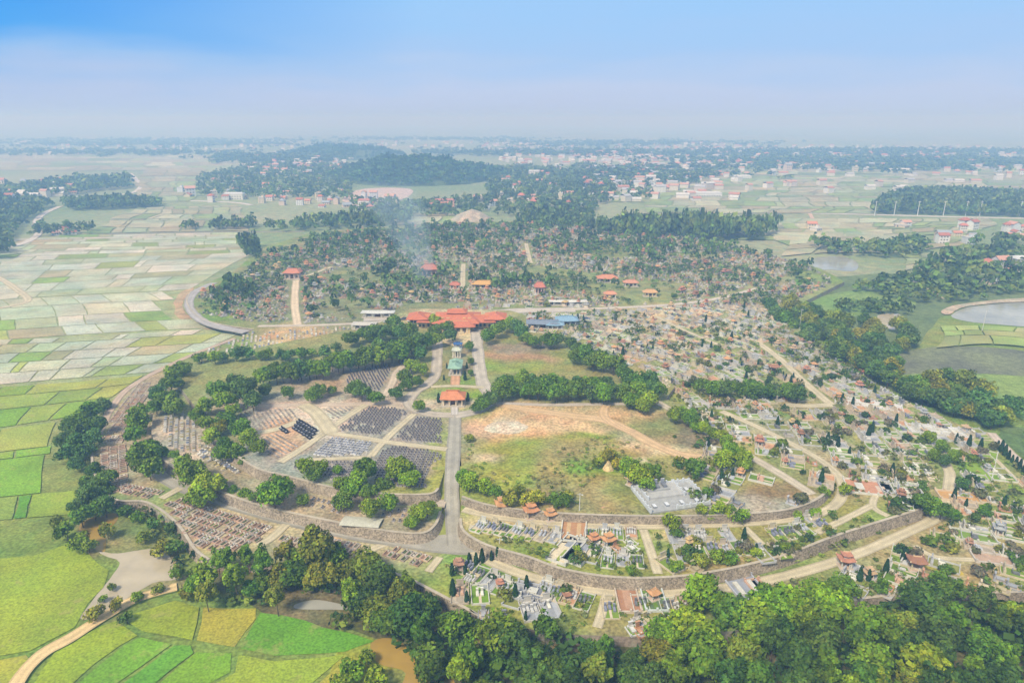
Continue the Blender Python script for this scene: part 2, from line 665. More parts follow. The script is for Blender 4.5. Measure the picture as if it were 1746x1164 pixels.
c2 = blobs(C_GRASS, [
    (840, 930, 90, 28, (.30, .28, .08), .9), (930, 950, 80, 25, (.25, .30, .05), .9), (870, 890, 90, 14, (.58, .45, .26), .9),
    (1080, 940, 120, 50, (.25, .29, .06), .9), (1290, 915, 60, 22, (.27, .26, .08), .9), (1330, 830, 70, 30, (.33, .24, .11), .9),
    (1230, 960, 150, 20, (.36, .27, .13), .7), (1420, 900, 80, 30, (.28, .29, .08), .9), (1140, 910, 30, 14, (.62, .48, .27), .9),
    (1480, 810, 80, 50, (.40, .29, .15), .8), (1450, 750, 120, 50, (.36, .32, .2), .8), (1300, 740, 100, 30, (.36, .31, .2), .8),
], base_noise=(.32, .30, .09))
sheet('terrace_ground_east', P_Z2E, Z2, c2, 3.5, skirt=Z1 - .2)

c2w = blobs((.38, .31, .22), [
    (300, 760, 60, 50, (.48, .40, .31), .9), (640, 870, 100, 20, (.42, .32, .21), .9), (500, 860, 80, 20, (.45, .34, .22), .9),
    (745, 870, 14, 30, (.22, .30, .05), 1), (300, 680, 60, 30, (.22, .26, .09), .9), (700, 858, 60, 6, (.2, .28, .06), .8),
    (400, 750, 40, 60, (.26, .24, .12), .8)], base_noise=(.33, .28, .17))
sheet('terrace_ground_west', P_Z2W, Z2W, c2w, 3.5, skirt=Z1 - .2)

c3 = blobs((.30, .27, .10), [
    # east field
    (960, 790, 190, 90, (.37, .29, .095), 1), (880, 790, 80, 38, (.25, .30, .04), .75), (960, 745, 100, 18, (.21, .30, .035), .8),
    (1020, 790, 60, 22, (.17, .30, .03), .95), (830, 830, 60, 40, (.32, .33, .06), .8), (900, 835, 80, 25, (.27, .32, .05), .85), (1000, 850, 130, 26, (.31, .26, .11), .95),
    (1000, 770, 60, 20, (.36, .28, .12), .7), (940, 800, 30, 60, (.33, .26, .12), .6), (1100, 830, 60, 30, (.27, .28, .07), .8),
    (880, 720, 95, 26, (.64, .41, .21), 1), (860, 722, 26, 11, (.70, .58, .42), .9), (920, 712, 60, 14, (.60, .36, .2), .9), (1000, 722, 90, 15, (.60, .42, .24), .9),
    (820, 732, 30, 10, (.60, .36, .22), .8), (1110, 745, 50, 22, (.62, .47, .30), .95), (1100, 715, 90, 16, (.36, .28, .13), .9), (1150, 740, 80, 20, (.29, .24, .11), .9),
    (1000, 700, 110, 9, (.58, .40, .22), .8), (1160, 770, 60, 9, (.60, .45, .27), .9), (1190, 745, 40, 22, (.24, .19, .12), .9), (1110, 725, 50, 14, (.22, .24, .08), .8),
    (830, 777, 28, 9, (.62, .5, .32), .9), (1090, 782, 16, 6, (.7, .55, .36), .9),
    # field beyond
    (905, 610, 90, 34, (.27, .28, .08), 1), (890, 610, 60, 14, (.40, .24, .14), .9), (880, 590, 70, 9, (.33, .24, .18), .8), (870, 622, 60, 10, (.24, .31, .05), .8),
    # park
    (780, 620, 34, 60, (.27, .25, .10), 1), (778, 685, 70, 24, (.22, .32, .035), 1), (795, 620, 12, 50, (.30, .24, .15), .8), (790, 648, 30, 8, (.22, .30, .06), .9),
    # west
    (560, 740, 220, 90, (.34, .315, .265), 1), (530, 715, 60, 30, (.62, .52, .41), .9), (490, 745, 40, 30, (.55, .36, .22), .9), (755, 790, 14, 80, (.30, .33, .06), .8),
    (430, 620, 140, 40, (.25, .27, .09), .9), (600, 650, 110, 34, (.37, .30, .22), .9), (380, 720, 40, 50, (.27, .27, .12), .9), (560, 655, 30, 20, (.45, .30, .16), .7),
    (640, 835, 120, 9, (.28, .31, .07), .8), (1300, 860, 120, 20, (.40, .36, .30), .8), (1330, 835, 60, 18, (.28, .19, .09), .9),
    (1270, 780, 60, 30, (.30, .30, .10), .8), (778, 540, 90, 20, (.55, .42, .25), .9), (620, 690, 260, 8, (.58, .44, .33), .8),
], amp=16, base_noise=(.24, .26, .09))
sheet('plateau_ground', P_Z3, Z3, c3, 2.6, skirt=Z1 - .2)

# ------------------------------------------------------------------ water
WM_MUD = water_mat('muddy_water', (.50, .42, .30), .10)
WM_OCH = water_mat('ochre_water', (.42, .27, .06), .2)
WM_GREY = water_mat('pale_water', (.42, .40, .34), .15)
WM_DARK = water_mat('dark_water', (.13, .14, .085), .6)


def water(name, pts, m, z=.12, rough=1.5):
    o = sheet(name, smooth(pts, 4, True), z, lambda *a: (1, 1, 1), 12, rough=rough, mat=m)
    return o


def patch(name, pts, z, col, step=8, rough=3.0, k=4, col2=None, seed=1, mat=None):
    def f(px, py, x, y):
        if col2 is None:
            return col
        return mixc(col, col2, max(0, min(1, .5 + fbm(x, y, .05, seed) * 1.3)))
    return sheet(name, smooth(pts, k, True), z, f, step, rough=rough, mat=mat)


patch('pond_bank', [(130, 895), (200, 868), (260, 900), (310, 960), (320, 1000), (240, 1020), (190, 1060), (130, 1070), (150, 1020), (185, 975), (150, 945)], .06, (.16, .22, .05), col2=(.30, .25, .12))
water('pond_water', [(172, 938), (200, 942), (235, 938), (275, 935), (300, 962), (302, 985), (262, 996), (205, 1030), (190, 1042), (150, 1058), (138, 1050), (165, 1015), (190, 985), (198, 962)], WM_MUD)
water('ochre_pond_water', [(134, 905), (150, 885), (190, 876), (200, 885), (180, 912), (182, 938), (160, 932)], WM_OCH)
water('lower_pond_water', [(628, 1098), (650, 1086), (690, 1096), (712, 1118), (760, 1135), (775, 1164), (760, 1190), (680, 1190), (690, 1150), (660, 1135), (640, 1120)], WM_OCH)
water('forest_pond_water', [(500, 1030), (520, 1025), (550, 1026), (580, 1033), (592, 1040), (560, 1040), (510, 1038)], WM_GREY)
water('east_reservoir_water', [(1622, 538), (1650, 524), (1700, 518), (1760, 514), (1850, 520), (1850, 565), (1760, 558), (1690, 552), (1650, 548)], WM_GREY)
water('small_east_pond_water', [(1496, 538), (1520, 534), (1536, 538), (1530, 556), (1518, 562), (1506, 552)], WM_MUD)
water('north_east_pond_water', [(1384, 444), (1400, 438), (1440, 438), (1462, 448), (1456, 462), (1420, 460), (1392, 458)], WM_GREY)


# ------------------------------------------------------------------ fields
FIELDS = MB()


PZ = [0]


def paddy_block(quad_px, nu, nv, palette, z=.14, gap=.42, warp=.12, seed=0, drop=0.0, clip=None, not_in=()):
    """one block of paddies inside four bunds, divided into nu by nv plots"""
    r = random.Random(seed)
    PZ[0] += 1
    z += PZ[0] * .03
    A, B, C, D = [at(p[0], p[1], z) for p in quad_px]

    vv = sorted([0, 1] + [(k + r.uniform(-.38, .38)) / nv for k in range(1, nv)])
    for j in range(nv):
        uu = sorted([0, 1] + [(k + r.uniform(-.45, .45)) / nu for k in range(1, nu)])
        for i in range(nu):
            u0, u1, v0, v1 = uu[i], uu[i + 1], vv[j], vv[j + 1]

            def Q(u, v):
                p = A.lerp(B, u).lerp(D.lerp(C, u), v)
                e = warp * 55
                return p + Vector((nz(p.x, p.y, .012, seed), nz(p.x, p.y, .012, seed + 31), 0)) * e
            cen = Q((u0 + u1) / 2, (v0 + v1) / 2)
            pc = pix(cen)
            if clip and not inside(pc[0], pc[1], clip):
                continue
            if any(inside(pc[0], pc[1], q) for q in not_in):
                continue
            if r.random() < drop:
                continue
            # outline with slightly bowed edges
            ring = []
            m = 4
            for k in range(m): ring.append(Q(u0 + (u1 - u0) * k / m, v0))
            for k in range(m): ring.append(Q(u1, v0 + (v1 - v0) * k / m))
            for k in range(m): ring.append(Q(u1 - (u1 - u0) * k / m, v1))
            for k in range(m): ring.append(Q(u0, v1 - (v1 - v0) * k / m))
            out = []
            for p in ring:
                d = cen - p
                out.append(p + d.normalized() * min(gap * r.uniform(.7, 1.5), d.length * .3))
            cols = palette(pc[0], pc[1], r)
            FIELDS.poly(out, cols)


def pal_near(px, py, r):
    g1 = [(.20, .36, .022), (.15, .33, .02), (.25, .38, .03), (.30, .38, .035), (.28, .35, .05), (.33, .36, .06), (.25, .34, .05)]
    c = r.choice(g1)
    return vary(c, r, .88, 1.1)


def pal_yel(px, py, r):
    c = r.choice([(.30, .34, .03), (.26, .33, .03), (.35, .33, .04), (.22, .33, .025)])
    return vary(c, r, .9, 1.1)


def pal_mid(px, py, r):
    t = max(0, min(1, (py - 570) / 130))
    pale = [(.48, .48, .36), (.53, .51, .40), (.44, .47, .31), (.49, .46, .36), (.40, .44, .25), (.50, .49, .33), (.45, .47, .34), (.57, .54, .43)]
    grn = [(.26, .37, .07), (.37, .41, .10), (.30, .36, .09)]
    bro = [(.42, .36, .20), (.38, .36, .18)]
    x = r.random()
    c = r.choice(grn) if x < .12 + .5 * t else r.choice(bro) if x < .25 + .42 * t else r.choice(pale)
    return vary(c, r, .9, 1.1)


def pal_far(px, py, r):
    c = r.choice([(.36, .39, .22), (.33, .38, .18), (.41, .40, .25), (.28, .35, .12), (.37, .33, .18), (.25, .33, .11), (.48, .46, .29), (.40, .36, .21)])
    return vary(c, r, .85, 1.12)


LEFT = [(-140, 395), (60, 405), (200, 398), (412, 398), (424, 440), (372, 465), (318, 485), (296, 502), (302, 540), (340, 562), (418, 574), (330, 600), (246, 636),
        (205, 664), (170, 700), (130, 720), (110, 760), (110, 800), (125, 840), (115, 885), (130, 905), (150, 945), (190, 965), (160, 1030), (128, 1068), (60, 1110), (20, 1164), (-200, 1220)]
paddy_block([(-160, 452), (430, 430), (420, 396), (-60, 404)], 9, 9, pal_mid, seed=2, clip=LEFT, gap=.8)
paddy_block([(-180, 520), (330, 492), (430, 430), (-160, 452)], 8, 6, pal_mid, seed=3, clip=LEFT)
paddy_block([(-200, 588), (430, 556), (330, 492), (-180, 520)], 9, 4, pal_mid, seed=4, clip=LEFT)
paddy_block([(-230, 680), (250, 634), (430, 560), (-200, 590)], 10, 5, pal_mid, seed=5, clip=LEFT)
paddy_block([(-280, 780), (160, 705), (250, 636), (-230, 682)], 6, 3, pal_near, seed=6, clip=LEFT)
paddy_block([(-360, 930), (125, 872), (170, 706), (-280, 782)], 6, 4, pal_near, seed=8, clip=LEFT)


def hand_field(pts, col, k=0):
    """one traced field: softly bent outline, laid a little above the bunds"""
    PZ[0] += 1
    z = .15 + (PZ[0] % 5) * .03
    W_ = [tuple(at(p[0], p[1], z)) for p in pts]
    out = []
    n = len(W_)
    c = Vector((sum(p[0] for p in W_) / n, sum(p[1] for p in W_) / n, z))
    for i in range(n):
        a_, b_ = Vector(W_[i]), Vector(W_[(i + 1) % n])
        m_ = max(2, int((b_ - a_).length / 5))
        for j in range(m_):
            p = a_.lerp(b_, j / m_)
            p = p + Vector((nz(p.x, p.y, .06, 5), nz(p.x, p.y, .06, 19), 0)) * 1.6
            d = c - p
            out.append(p + d.normalized() * .35)
    FIELDS.poly(list(reversed(out)) if False else out, col)


YG, G_, BG, DY = (.27, .34, .02), (.17, .33, .018), (.12, .30, .018), (.36, .34, .04)
for pts, c in [
    ([(-300, 975), (60, 945), (118, 925), (190, 968), (178, 1000), (150, 1030), (130, 1068), (60, 1105), (-300, 1180)], (.28, .35, .025)),
    ([(-300, 1185), (55, 1110), (62, 1118), (20, 1160), (-60, 1260), (-400, 1260)], (.33, .33, .035)),
    ([(205, 1052), (302, 1022), (345, 1036), (330, 1092), (240, 1074)], YG), ([(348, 1036), (432, 1038), (436, 1056), (405, 1100), (334, 1092)], DY),
    ([(438, 1046), (520, 1056), (600, 1078), (640, 1092), (590, 1112), (470, 1118), (412, 1102)], BG),
    ([(98, 1106), (168, 1068), (202, 1056), (236, 1078), (208, 1096), (118, 1170), (40, 1240), (20, 1210)], YG), ([(212, 1096), (238, 1080), (292, 1096), (200, 1164), (120, 1260), (50, 1250), (122, 1172)], G_),
    ([(296, 1098), (328, 1098), (336, 1110), (250, 1180), (190, 1260), (130, 1260), (206, 1164)], BG), ([(340, 1108), (402, 1106), (395, 1140), (330, 1180), (280, 1260), (200, 1260), (256, 1180)], G_),
    ([(410, 1110), (470, 1124), (588, 1116), (560, 1140), (500, 1190), (440, 1260), (290, 1260), (338, 1180), (398, 1142)], (.26, .35, .03)),
    ([(566, 1142), (600, 1118), (600, 1150), (560, 1260), (450, 1260), (506, 1190)], DY)]:
    hand_field(pts, c)
patch('field_verge', [(590, 1100), (640, 1090), (690, 1130), (640, 1164), (580, 1200), (560, 1150)], .05, (.30, .31, .04), col2=(.14, .22, .03))
# beyond the middle distance
for k, (q, nu, nv) in enumerate([
    ([(150, 396), (450, 396), (400, 350), (230, 352)], 8, 6), ([(230, 342), (330, 342), (340, 300), (240, 300)], 4, 6),
    ([(-200, 290), (420, 290), (420, 258), (-100, 258)], 12, 10), ([(240, 300), (560, 300), (520, 262), (260, 262)], 8, 8),
    ([(1000, 420), (1500, 400), (1480, 376), (1340, 372)], 6, 4), ([(1340, 420), (1680, 395), (1700, 372), (1330, 372)], 8, 5),
    ([(1100, 362), (1500, 366), (1500, 300), (1130, 300)], 10, 14), ([(1480, 318), (1900, 322), (1900, 292), (1500, 292)], 8, 8),
    ([(980, 345), (1130, 345), (1130, 305), (1000, 305)], 5, 6), ([(1100, 300), (1900, 292), (1860, 268), (1100, 268)], 16, 8),
    ([(1340, 440), (1640, 420), (1660, 398), (1360, 404)], 6, 3), ([(1530, 460), (1660, 450), (1660, 425), (1540, 430)], 4, 3),
    ([(660, 385), (780, 382), (780, 362), (670, 364)], 3, 2),
]):
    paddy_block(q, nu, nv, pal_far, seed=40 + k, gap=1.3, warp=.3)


def pal_e(px, py, r):
    c = r.choice([(.38, .42, .12), (.30, .38, .09), (.42, .42, .18), (.34, .36, .12)])
    return vary(c, r, .9, 1.1)


paddy_block([(1545, 592), (1850, 600), (1850, 556), (1600, 540)], 4, 4, pal_e, seed=74, warp=.4, clip=[(1560, 545), (1640, 548), (1760, 562), (1850, 566), (1850, 610), (1700, 592), (1570, 585), (1540, 570)])
struct(FIELDS.build('rice_fields', M_FIELD))

patch('east_meadow', [(1530, 640), (1600, 636), (1700, 638), (1850, 660), (1850, 760), (1746, 715), (1700, 690), (1620, 662), (1540, 655)], .16, (.17, .29, .07), col2=(.25, .33, .09), mat=M_GRASS)
patch('lotus_pond', [(1500, 622), (1560, 596), (1640, 590), (1760, 600), (1850, 620), (1850, 668), (1746, 652), (1700, 640), (1640, 634), (1600, 632), (1540, 642)], .14, (.15, .155, .115), col2=(.22, .24, .13), seed=6, mat=M_GRASS)
patch('green_marsh', [(1370, 520), (1420, 500), (1480, 496), (1545, 508), (1560, 520), (1500, 530), (1430, 545), (1385, 545)], .16, (.18, .30, .07), col2=(.23, .32, .09), mat=M_GRASS)
patch('east_scrub_ground', [(1330, 500), (1450, 470), (1600, 470), (1746, 500), (1746, 515), (1620, 530), (1560, 600), (1530, 640), (1450, 600), (1370, 560)], .08, (.18, .23, .09), col2=(.13, .18, .07), mat=M_GRASS)
patch('east_slope_ground', [(1700, 735), (1760, 730), (1880, 760), (1880, 850), (1760, 790)], .10, (.12, .19, .06), col2=(.2, .24, .08), mat=M_GRASS)
patch('pond_dam', [(1605, 530), (1640, 518), (1746, 508), (1850, 514), (1850, 518), (1746, 514), (1650, 522), (1618, 536)], .6, (.48, .40, .30), rough=.5)
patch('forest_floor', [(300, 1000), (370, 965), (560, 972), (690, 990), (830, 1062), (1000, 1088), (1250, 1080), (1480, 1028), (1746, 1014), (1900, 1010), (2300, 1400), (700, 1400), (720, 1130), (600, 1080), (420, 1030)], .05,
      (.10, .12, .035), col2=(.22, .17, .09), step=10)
patch('yellow_verge', [(1550, 950), (1620, 955), (1640, 975), (1560, 970)], Z1 + .05, (.45, .36, .06))
patch('bare_orange_soil', [(450, 572), (500, 562), (560, 566), (545, 578), (480, 592), (440, 590)], Z1 + .06, (.56, .34, .17), col2=(.5, .42, .22))
patch('bare_dirt_bank', [(298, 510), (318, 492), (330, 492), (312, 520), (330, 545), (380, 560), (340, 560), (305, 540)], .17, (.46, .33, .2))
patch('quarry_soil', [(585, 338), (620, 322), (700, 322), (690, 338), (640, 350), (600, 350)], .3, (.60, .45, .38))

# ------------------------------------------------------------------ roads
ROADS = []   # world polylines with half width, for keeping things off the road


def road(name, pts, width, col, dz=.10, step=5, edge=None, z=None, fixed=None, mat=None):
    """pts: (px, py[, z])"""
    full = []
    dz += (len(ROADS) % 14) * .007
    for p in pts:
        zz = p[2] if len(p) > 2 else (z if z is not None else zat(p[0], p[1]))
        v = at(p[0], p[1], zz)
        full.append((v.x, v.y, zz))
    sm = smooth(full, step)
    m = MB()
    P = [Vector(p) for p in sm]
    lft, rgt = [], []
    for i, p in enumerate(P):
        d = (P[min(i + 1, len(P) - 1)] - P[max(i - 1, 0)]); d.z = 0
        d.normalize()
        nrm = Vector((-d.y, d.x, 0))
        ww = width / 2 * (1 + .16 * nz(p.x, p.y, .16, 4))
        lft.append(p + nrm * ww + Vector((0, 0, dz))); rgt.append(p - nrm * ww + Vector((0, 0, dz)))
    for i in range(len(P) - 1):
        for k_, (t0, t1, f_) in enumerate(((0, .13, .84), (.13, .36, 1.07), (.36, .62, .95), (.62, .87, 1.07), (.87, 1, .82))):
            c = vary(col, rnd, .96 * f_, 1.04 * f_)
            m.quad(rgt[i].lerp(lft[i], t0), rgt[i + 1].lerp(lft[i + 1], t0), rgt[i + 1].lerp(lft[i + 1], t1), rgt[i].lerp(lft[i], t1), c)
        dn = Vector((0, 0, -(dz + .25)))
        m.quad(rgt[i] + dn, rgt[i + 1] + dn, rgt[i + 1], rgt[i], edge or c)
        m.quad(lft[i + 1] + dn, lft[i] + dn, lft[i], lft[i + 1], edge or c)
    ROADS.append(([(p.x, p.y) for p in P], width / 2))
    return struct(m.build(name, mat or M_ROAD))


ASPH = (.38, .35, .295)
PALE = (.56, .48, .33)
SAND = (.68, .56, .42)
# ramp from the plateau down to the lower ring road
road('central_road', [(776, 938, Z1), (774, 905, Z1 + .3), (771, 870, 4.6), (770, 830, 7.2), (771, 800, 8.8), (773, 770, Z3), (775, 740, Z3), (776, 708, Z3)], 4.8, ASPH, .16)
road('central_verge', [(775, 912, Z1 + .1), (771, 872, 4.2), (770, 830, 6.9), (771, 795, 8.7)], 13.0, (.27, .29, .07), .04)
road('ring_road_west', [(800, 934, Z1), (770, 934, Z1), (730, 929, Z1), (670, 920, Z1), (600, 908, Z1), (520, 891, Z1), (430, 869, Z1), (365, 848, Z1), (305, 825, Z1), (265, 800, Z1), (246, 770, Z1)], 6.2, ASPH, .12)
m = MB()
fan = [at(*p, Z1 + .20) for p in [(716, 927), (742, 915), (757, 898), (763, 876), (780, 876), (785, 908), (800, 926), (815, 940), (785, 942), (750, 938)]]
m.poly(list(reversed(fan)), ASPH)
struct(m.build('road_junction', M_ROAD))
road('lower_ring_path', [(806, 938, Z1), (850, 963, Z1), (930, 990, Z1), (1050, 1010, Z1), (1150, 1011, Z1), (1270, 997, Z1), (1380, 971, Z1), (1470, 941, Z1), (1545, 908, Z1), (1596, 882, Z1), (1612, 850, Z1), (1620, 812, Z1), (1612, 790, Z1)], 3.6, PALE, .12)
road('terrace_path', [(790, 868, Z2), (840, 880, Z2), (920, 890, Z2), (1000, 896, Z2), (1100, 897, Z2), (1250, 893, Z2), (1350, 885, Z2), (1405, 872, Z2), (1434, 848, Z2), (1432, 815, Z2), (1400, 785, Z2), (1350, 757, Z2), (1290, 727, Z2), (1230, 701, Z2)], 3.2, PALE)
road('plateau_edge_path', [(1118, 684), (1160, 708), (1210, 740), (1250, 762), (1300, 790), (1350, 820), (1385, 843)], 3.6, (.54, .46, .35), z=Z3)
road('field_row_path', [(845, 687), (930, 690), (1020, 689), (1110, 688)], 2.6, (.55, .47, .4), z=Z3)
road('dirt_track', [(850, 688), (900, 698), (970, 708), (1030, 716), (1075, 735), (1110, 755), (1160, 775), (1200, 780)], 5.0, (.64, .44, .25), z=Z3, dz=.07)
road('dirt_track_spur', [(1040, 686), (1030, 697), (1032, 712), (1055, 728), (1080, 738)], 3.6, (.62, .42, .24), z=Z3, dz=.08)
road('west_loop_road', [(775, 708), (735, 706), (706, 697), (697, 684), (708, 668), (728, 656), (742, 640), (745, 615), (746, 590), (746, 568)], 5.2, (.48, .41, .33), z=Z3)
road('east_loop_road', [(775, 709), (815, 700), (835, 684), (836, 672), (824, 655), (818, 630), (815, 600), (812, 575), (808, 556)], 6.0, (.50, .44, .37), z=Z3, dz=.11)
road('cross_path', [(735, 660), (775, 658), (825, 661)], 2.6, PALE, z=Z3, dz=.14)
road('temple_path', [(776, 657), (777, 636)], 4.0, (.60, .34, .2), z=Z3, dz=.17)
road('house_path', [(775, 708), (775, 690)], 3.0, (.55, .5, .46), z=Z3, dz=.18)
road('west_inner_road', [(760, 858, 5.6), (715, 856, Z2W), (650, 851, Z2W), (560, 840, Z2W), (490, 822, Z2W), (435, 803, Z2W), (395, 780, Z2W), (365, 752, Z2W), (348, 725, Z2W)], 4.2, (.52, .43, .34))
road('sector_road_north', [(395, 690), (450, 692), (520, 690), (600, 689), (697, 686)], 3.6, (.58, .46, .36), z=Z3)
road('sector_path', [(624, 690), (590, 712), (550, 740), (515, 765), (478, 788)], 3.2, PALE, z=Z3, dz=.12)
road('sector_path', [(706, 706), (680, 728), (655, 752), (632, 778)], 2.8, PALE, z=Z3, dz=.12)
road('sector_path', [(560, 738), (610, 745), (657, 753), (710, 760), (762, 766)], 2.8, PALE, z=Z3, dz=.14)
road('sector_path', [(518, 690), (540, 705), (566, 738)], 6.0, PALE, z=Z3, dz=.15)
road('sector_path', [(524, 784), (575, 782), (632, 780)], 2.2, PALE, z=Z3, dz=.15)
road('sector_path', [(440, 738), (475, 731), (515, 716)], 3.5, PALE, z=Z3, dz=.13)
road('north_sector_path', [(655, 676), (668, 655), (676, 635), (690, 622)], 3.5, (.58, .47, .36), z=Z3, dz=.13)
road('back_avenue', [(505, 478), (503, 500), (503, 525), (508, 556)], 5.0, (.68, .54, .38), z=Z1)
road('back_avenue_spur', [(500, 480), (530, 468), (565, 455)], 3.5, PALE, z=Z1)
road('back_cross_road', [(440, 556), (520, 555), (600, 552), (660, 548)], 4.0, (.55, .47, .38), z=Z1)
road('forecourt', [(620, 544), (700, 540), (800, 536), (880, 530), (980, 528)], 11.0, (.52, .46, .41), z=Z1, dz=.08)
road('back_east_road', [(880, 530), (990, 527), (1090, 523), (1160, 518), (1230, 508), (1290, 492)], 4.5, (.58, .50, .42), z=Z1)
road('avenue_north', [(789, 500), (789, 475), (790, 450)], 4.0, PALE, z=Z1)
road('avenue_north', [(905, 450), (900, 430), (897, 415)], 4.0, PALE, z=Z1)
road('west_curve_road', [(420, 566, Z1), (370, 556, Z1), (338, 542, Z1), (322, 520, Z1), (332, 498, Z1), (365, 482, Z1)], 6.0, (.42, .39, .38))
road('rim_path', [(400, 577), (330, 604), (282, 626), (246, 645), (212, 668), (186, 702), (166, 742)], 3.2, (.50, .38, .29), z=Z1)
road('east_path', [(1290, 582), (1330, 612), (1365, 645), (1400, 676), (1418, 690)], 4.0, PALE, z=Z1)
road('east_path_spur', [(1418, 690), (1380, 692), (1340, 690)], 4.0, PALE, z=Z1)
road('east_path_lower', [(1120, 540), (1160, 560), (1230, 590)], 3.0, PALE, z=Z1)
road('south_west_dirt_road', [(10, 1200), (40, 1150), (75, 1115), (120, 1090), (170, 1058), (230, 1024), (302, 1002)], 3.6, (.72, .52, .27), z=0, dz=.5, edge=(.16, .2, .05))
road('west_field_track', [(-40, 455), (5, 478), (30, 495), (48, 512), (20, 522), (-60, 534)], 5.0, PALE, z=0, dz=.3)
road('village_road', [(222, 296), (232, 306), (241, 316), (228, 328), (190, 334)], 9.0, (.62, .56, .5), z=0, dz=.4)
road('village_road', [(103, 352), (76, 364), (62, 378), (66, 398), (40, 415), (-20, 430)], 8.0, (.6, .54, .48), z=0, dz=.4)
road('village_road', [(190, 345), (280, 342), (390, 345), (430, 350)], 8.0, (.62, .56, .5), z=0, dz=.4)
road('field_edge_road', [(180, 400), (300, 397), (420, 396), (520, 395)], 5.0, (.34, .32, .24), z=0, dz=.4)
road('east_highway', [(1250, 358), (1320, 362), (1480, 366), (1620, 370), (1900, 376)], 9.0, (.62, .56, .5), z=0, dz=.4)
road('field_track', [(1372, 350), (1385, 372), (1392, 392)], 5.0, (.6, .42, .3), z=0, dz=.35)
road('field_track', [(1500, 372), (1530, 385)], 5.0, (.6, .42, .3), z=0, dz=.35)
road('scrub_path', [(1552, 478), (1580, 490), (1606, 510)], 3.5, PALE, z=0, dz=.3)
road('east_boundary_path', [(1690, 738, Z1), (1712, 762, Z1), (1746, 792, Z1), (1800, 835, Z1)], 3.6, (.56, .46, .38), dz=.14)
for pts, z, wd in [([(1097, 903), (1108, 935), (1122, 978)], Z2, 2.6), ([(968, 893), (972, 925), (940, 966)], Z2, 2.0), ([(1270, 899), (1302, 930)], Z2, 2.2),
                   ([(1515, 880), (1488, 862), (1500, 830)], Z2, 2.2), ([(1392, 908), (1440, 885), (1486, 862)], Z2, 2.4), ([(1034, 1014), (1026, 1045), (1018, 1070)], Z1, 2.4),
                   ([(800, 898), (860, 905), (920, 916), (985, 925)], Z2, 2.0), ([(750, 950), (730, 975)], Z1, 2.2), ([(488, 894), (462, 918), (440, 930)], Z1, 3.0),
                   ([(308, 832), (275, 850)], Z1, 3.0), ([(668, 923), (630, 938), (600, 960)], Z1, 3.0), ([(1680, 765), (1720, 805), (1746, 830)], Z1, 1.6), ([(1560, 930), (1600, 950), (1700, 955)], Z1, 2.0)]:
    road('cemetery_footpath', pts, wd, PALE, z=z, dz=.09)


ROADCELL = set()
for P_, hw_ in ROADS:
    for i_ in range(len(P_) - 1):
        a_, b_ = Vector(P_[i_]), Vector(P_[i_ + 1])
        if a_.y > 700: continue
        n_ = max(1, int((b_ - a_).length / .8))
        for j_ in range(n_):
            c_ = a_.lerp(b_, j_ / n_)
            r_ = int(hw_ + 1)
            for dx_ in range(-r_, r_ + 1):
                for dy_ in range(-r_, r_ + 1):
                    if math.hypot(dx_, dy_) <= hw_ + .6:
                        ROADCELL.add((round(c_.x + dx_), round(c_.y + dy_)))


def near_road(x, y, pad=0.0):
    if (round(x), round(y)) in ROADCELL: return True
    if pad:
        for k in range(8):
            if (round(x + pad * math.cos(k * PI / 4)), round(y + pad * math.sin(k * PI / 4))) in ROADCELL: return True
    return False


# ------------------------------------------------------------------ stone retaining walls
def stone_wall(name, top_px, zt, zb, batter, label, cap=.5, rise=.15, k=5):
    pts = [Vector(p) for p in smooth([tuple(at(p[0], p[1], zt)) for p in top_px], k)]
    o = empty(name, (pts[len(pts) // 2].x, pts[len(pts) // 2].y, zb))
    off = Vector(o.location)
    mb, cb = MB(), MB()
    P = []
    for i, p in enumerate(pts):
        d = pts[min(i + 1, len(pts) - 1)] - pts[max(i - 1, 0)]; d.z = 0; d.normalize()
        nrm = Vector((d.y, -d.x, 0))          # to the right of travel = outwards (towards the camera)
        P.append((p - off, nrm))
    for i in range(len(P) - 1):
        (a, na), (b, nb) = P[i], P[i + 1]
        up = Vector((0, 0, zt + rise - zt))
        ta, tb = a + na * .05, b + nb * .05
        ta.z = tb.z = zt + rise - off.z
        ba, bb = a + na * batter, b + nb * batter
        ba.z = bb.z = zb - .3 - off.z
        c = vary((.31, .255, .195), rnd, .9, 1.1)
        mb.quad(ba, bb, tb, ta, c)
        ia, ib = a - na * cap, b - nb * cap
        ia.z = ib.z = ta.z
        mb.quad(ta, tb, ib, ia, c)
        ja, jb = ia.copy(), ib.copy(); ja.z = jb.z = zt - off.z - .1
        mb.quad(ib, jb, ja, ia, c)
        # coping stones
        q = .12
        A, B, C_, D = a + na * .22, b + nb * .22, b - nb * (cap + .12), a - na * (cap + .12)
        lo, hi = ta.z + .02, ta.z + q
        col = vary((.50, .43, .34), rnd, .9, 1.1)
        def Z(v, z): return (v.x, v.y, z)
        cb.quad(Z(A, hi), Z(B, hi), Z(C_, hi), Z(D, hi), col)
        cb.quad(Z(A, lo), Z(B, lo), Z(B, hi), Z(A, hi), col)
        cb.quad(Z(C_, lo), Z(D, lo), Z(D, hi), Z(C_, hi), col)
    mb.build('wall_face', M_STONE, o)
    cb.build('coping', M_PAINT, o)
    tag(o, label, 'retaining wall')
    return o


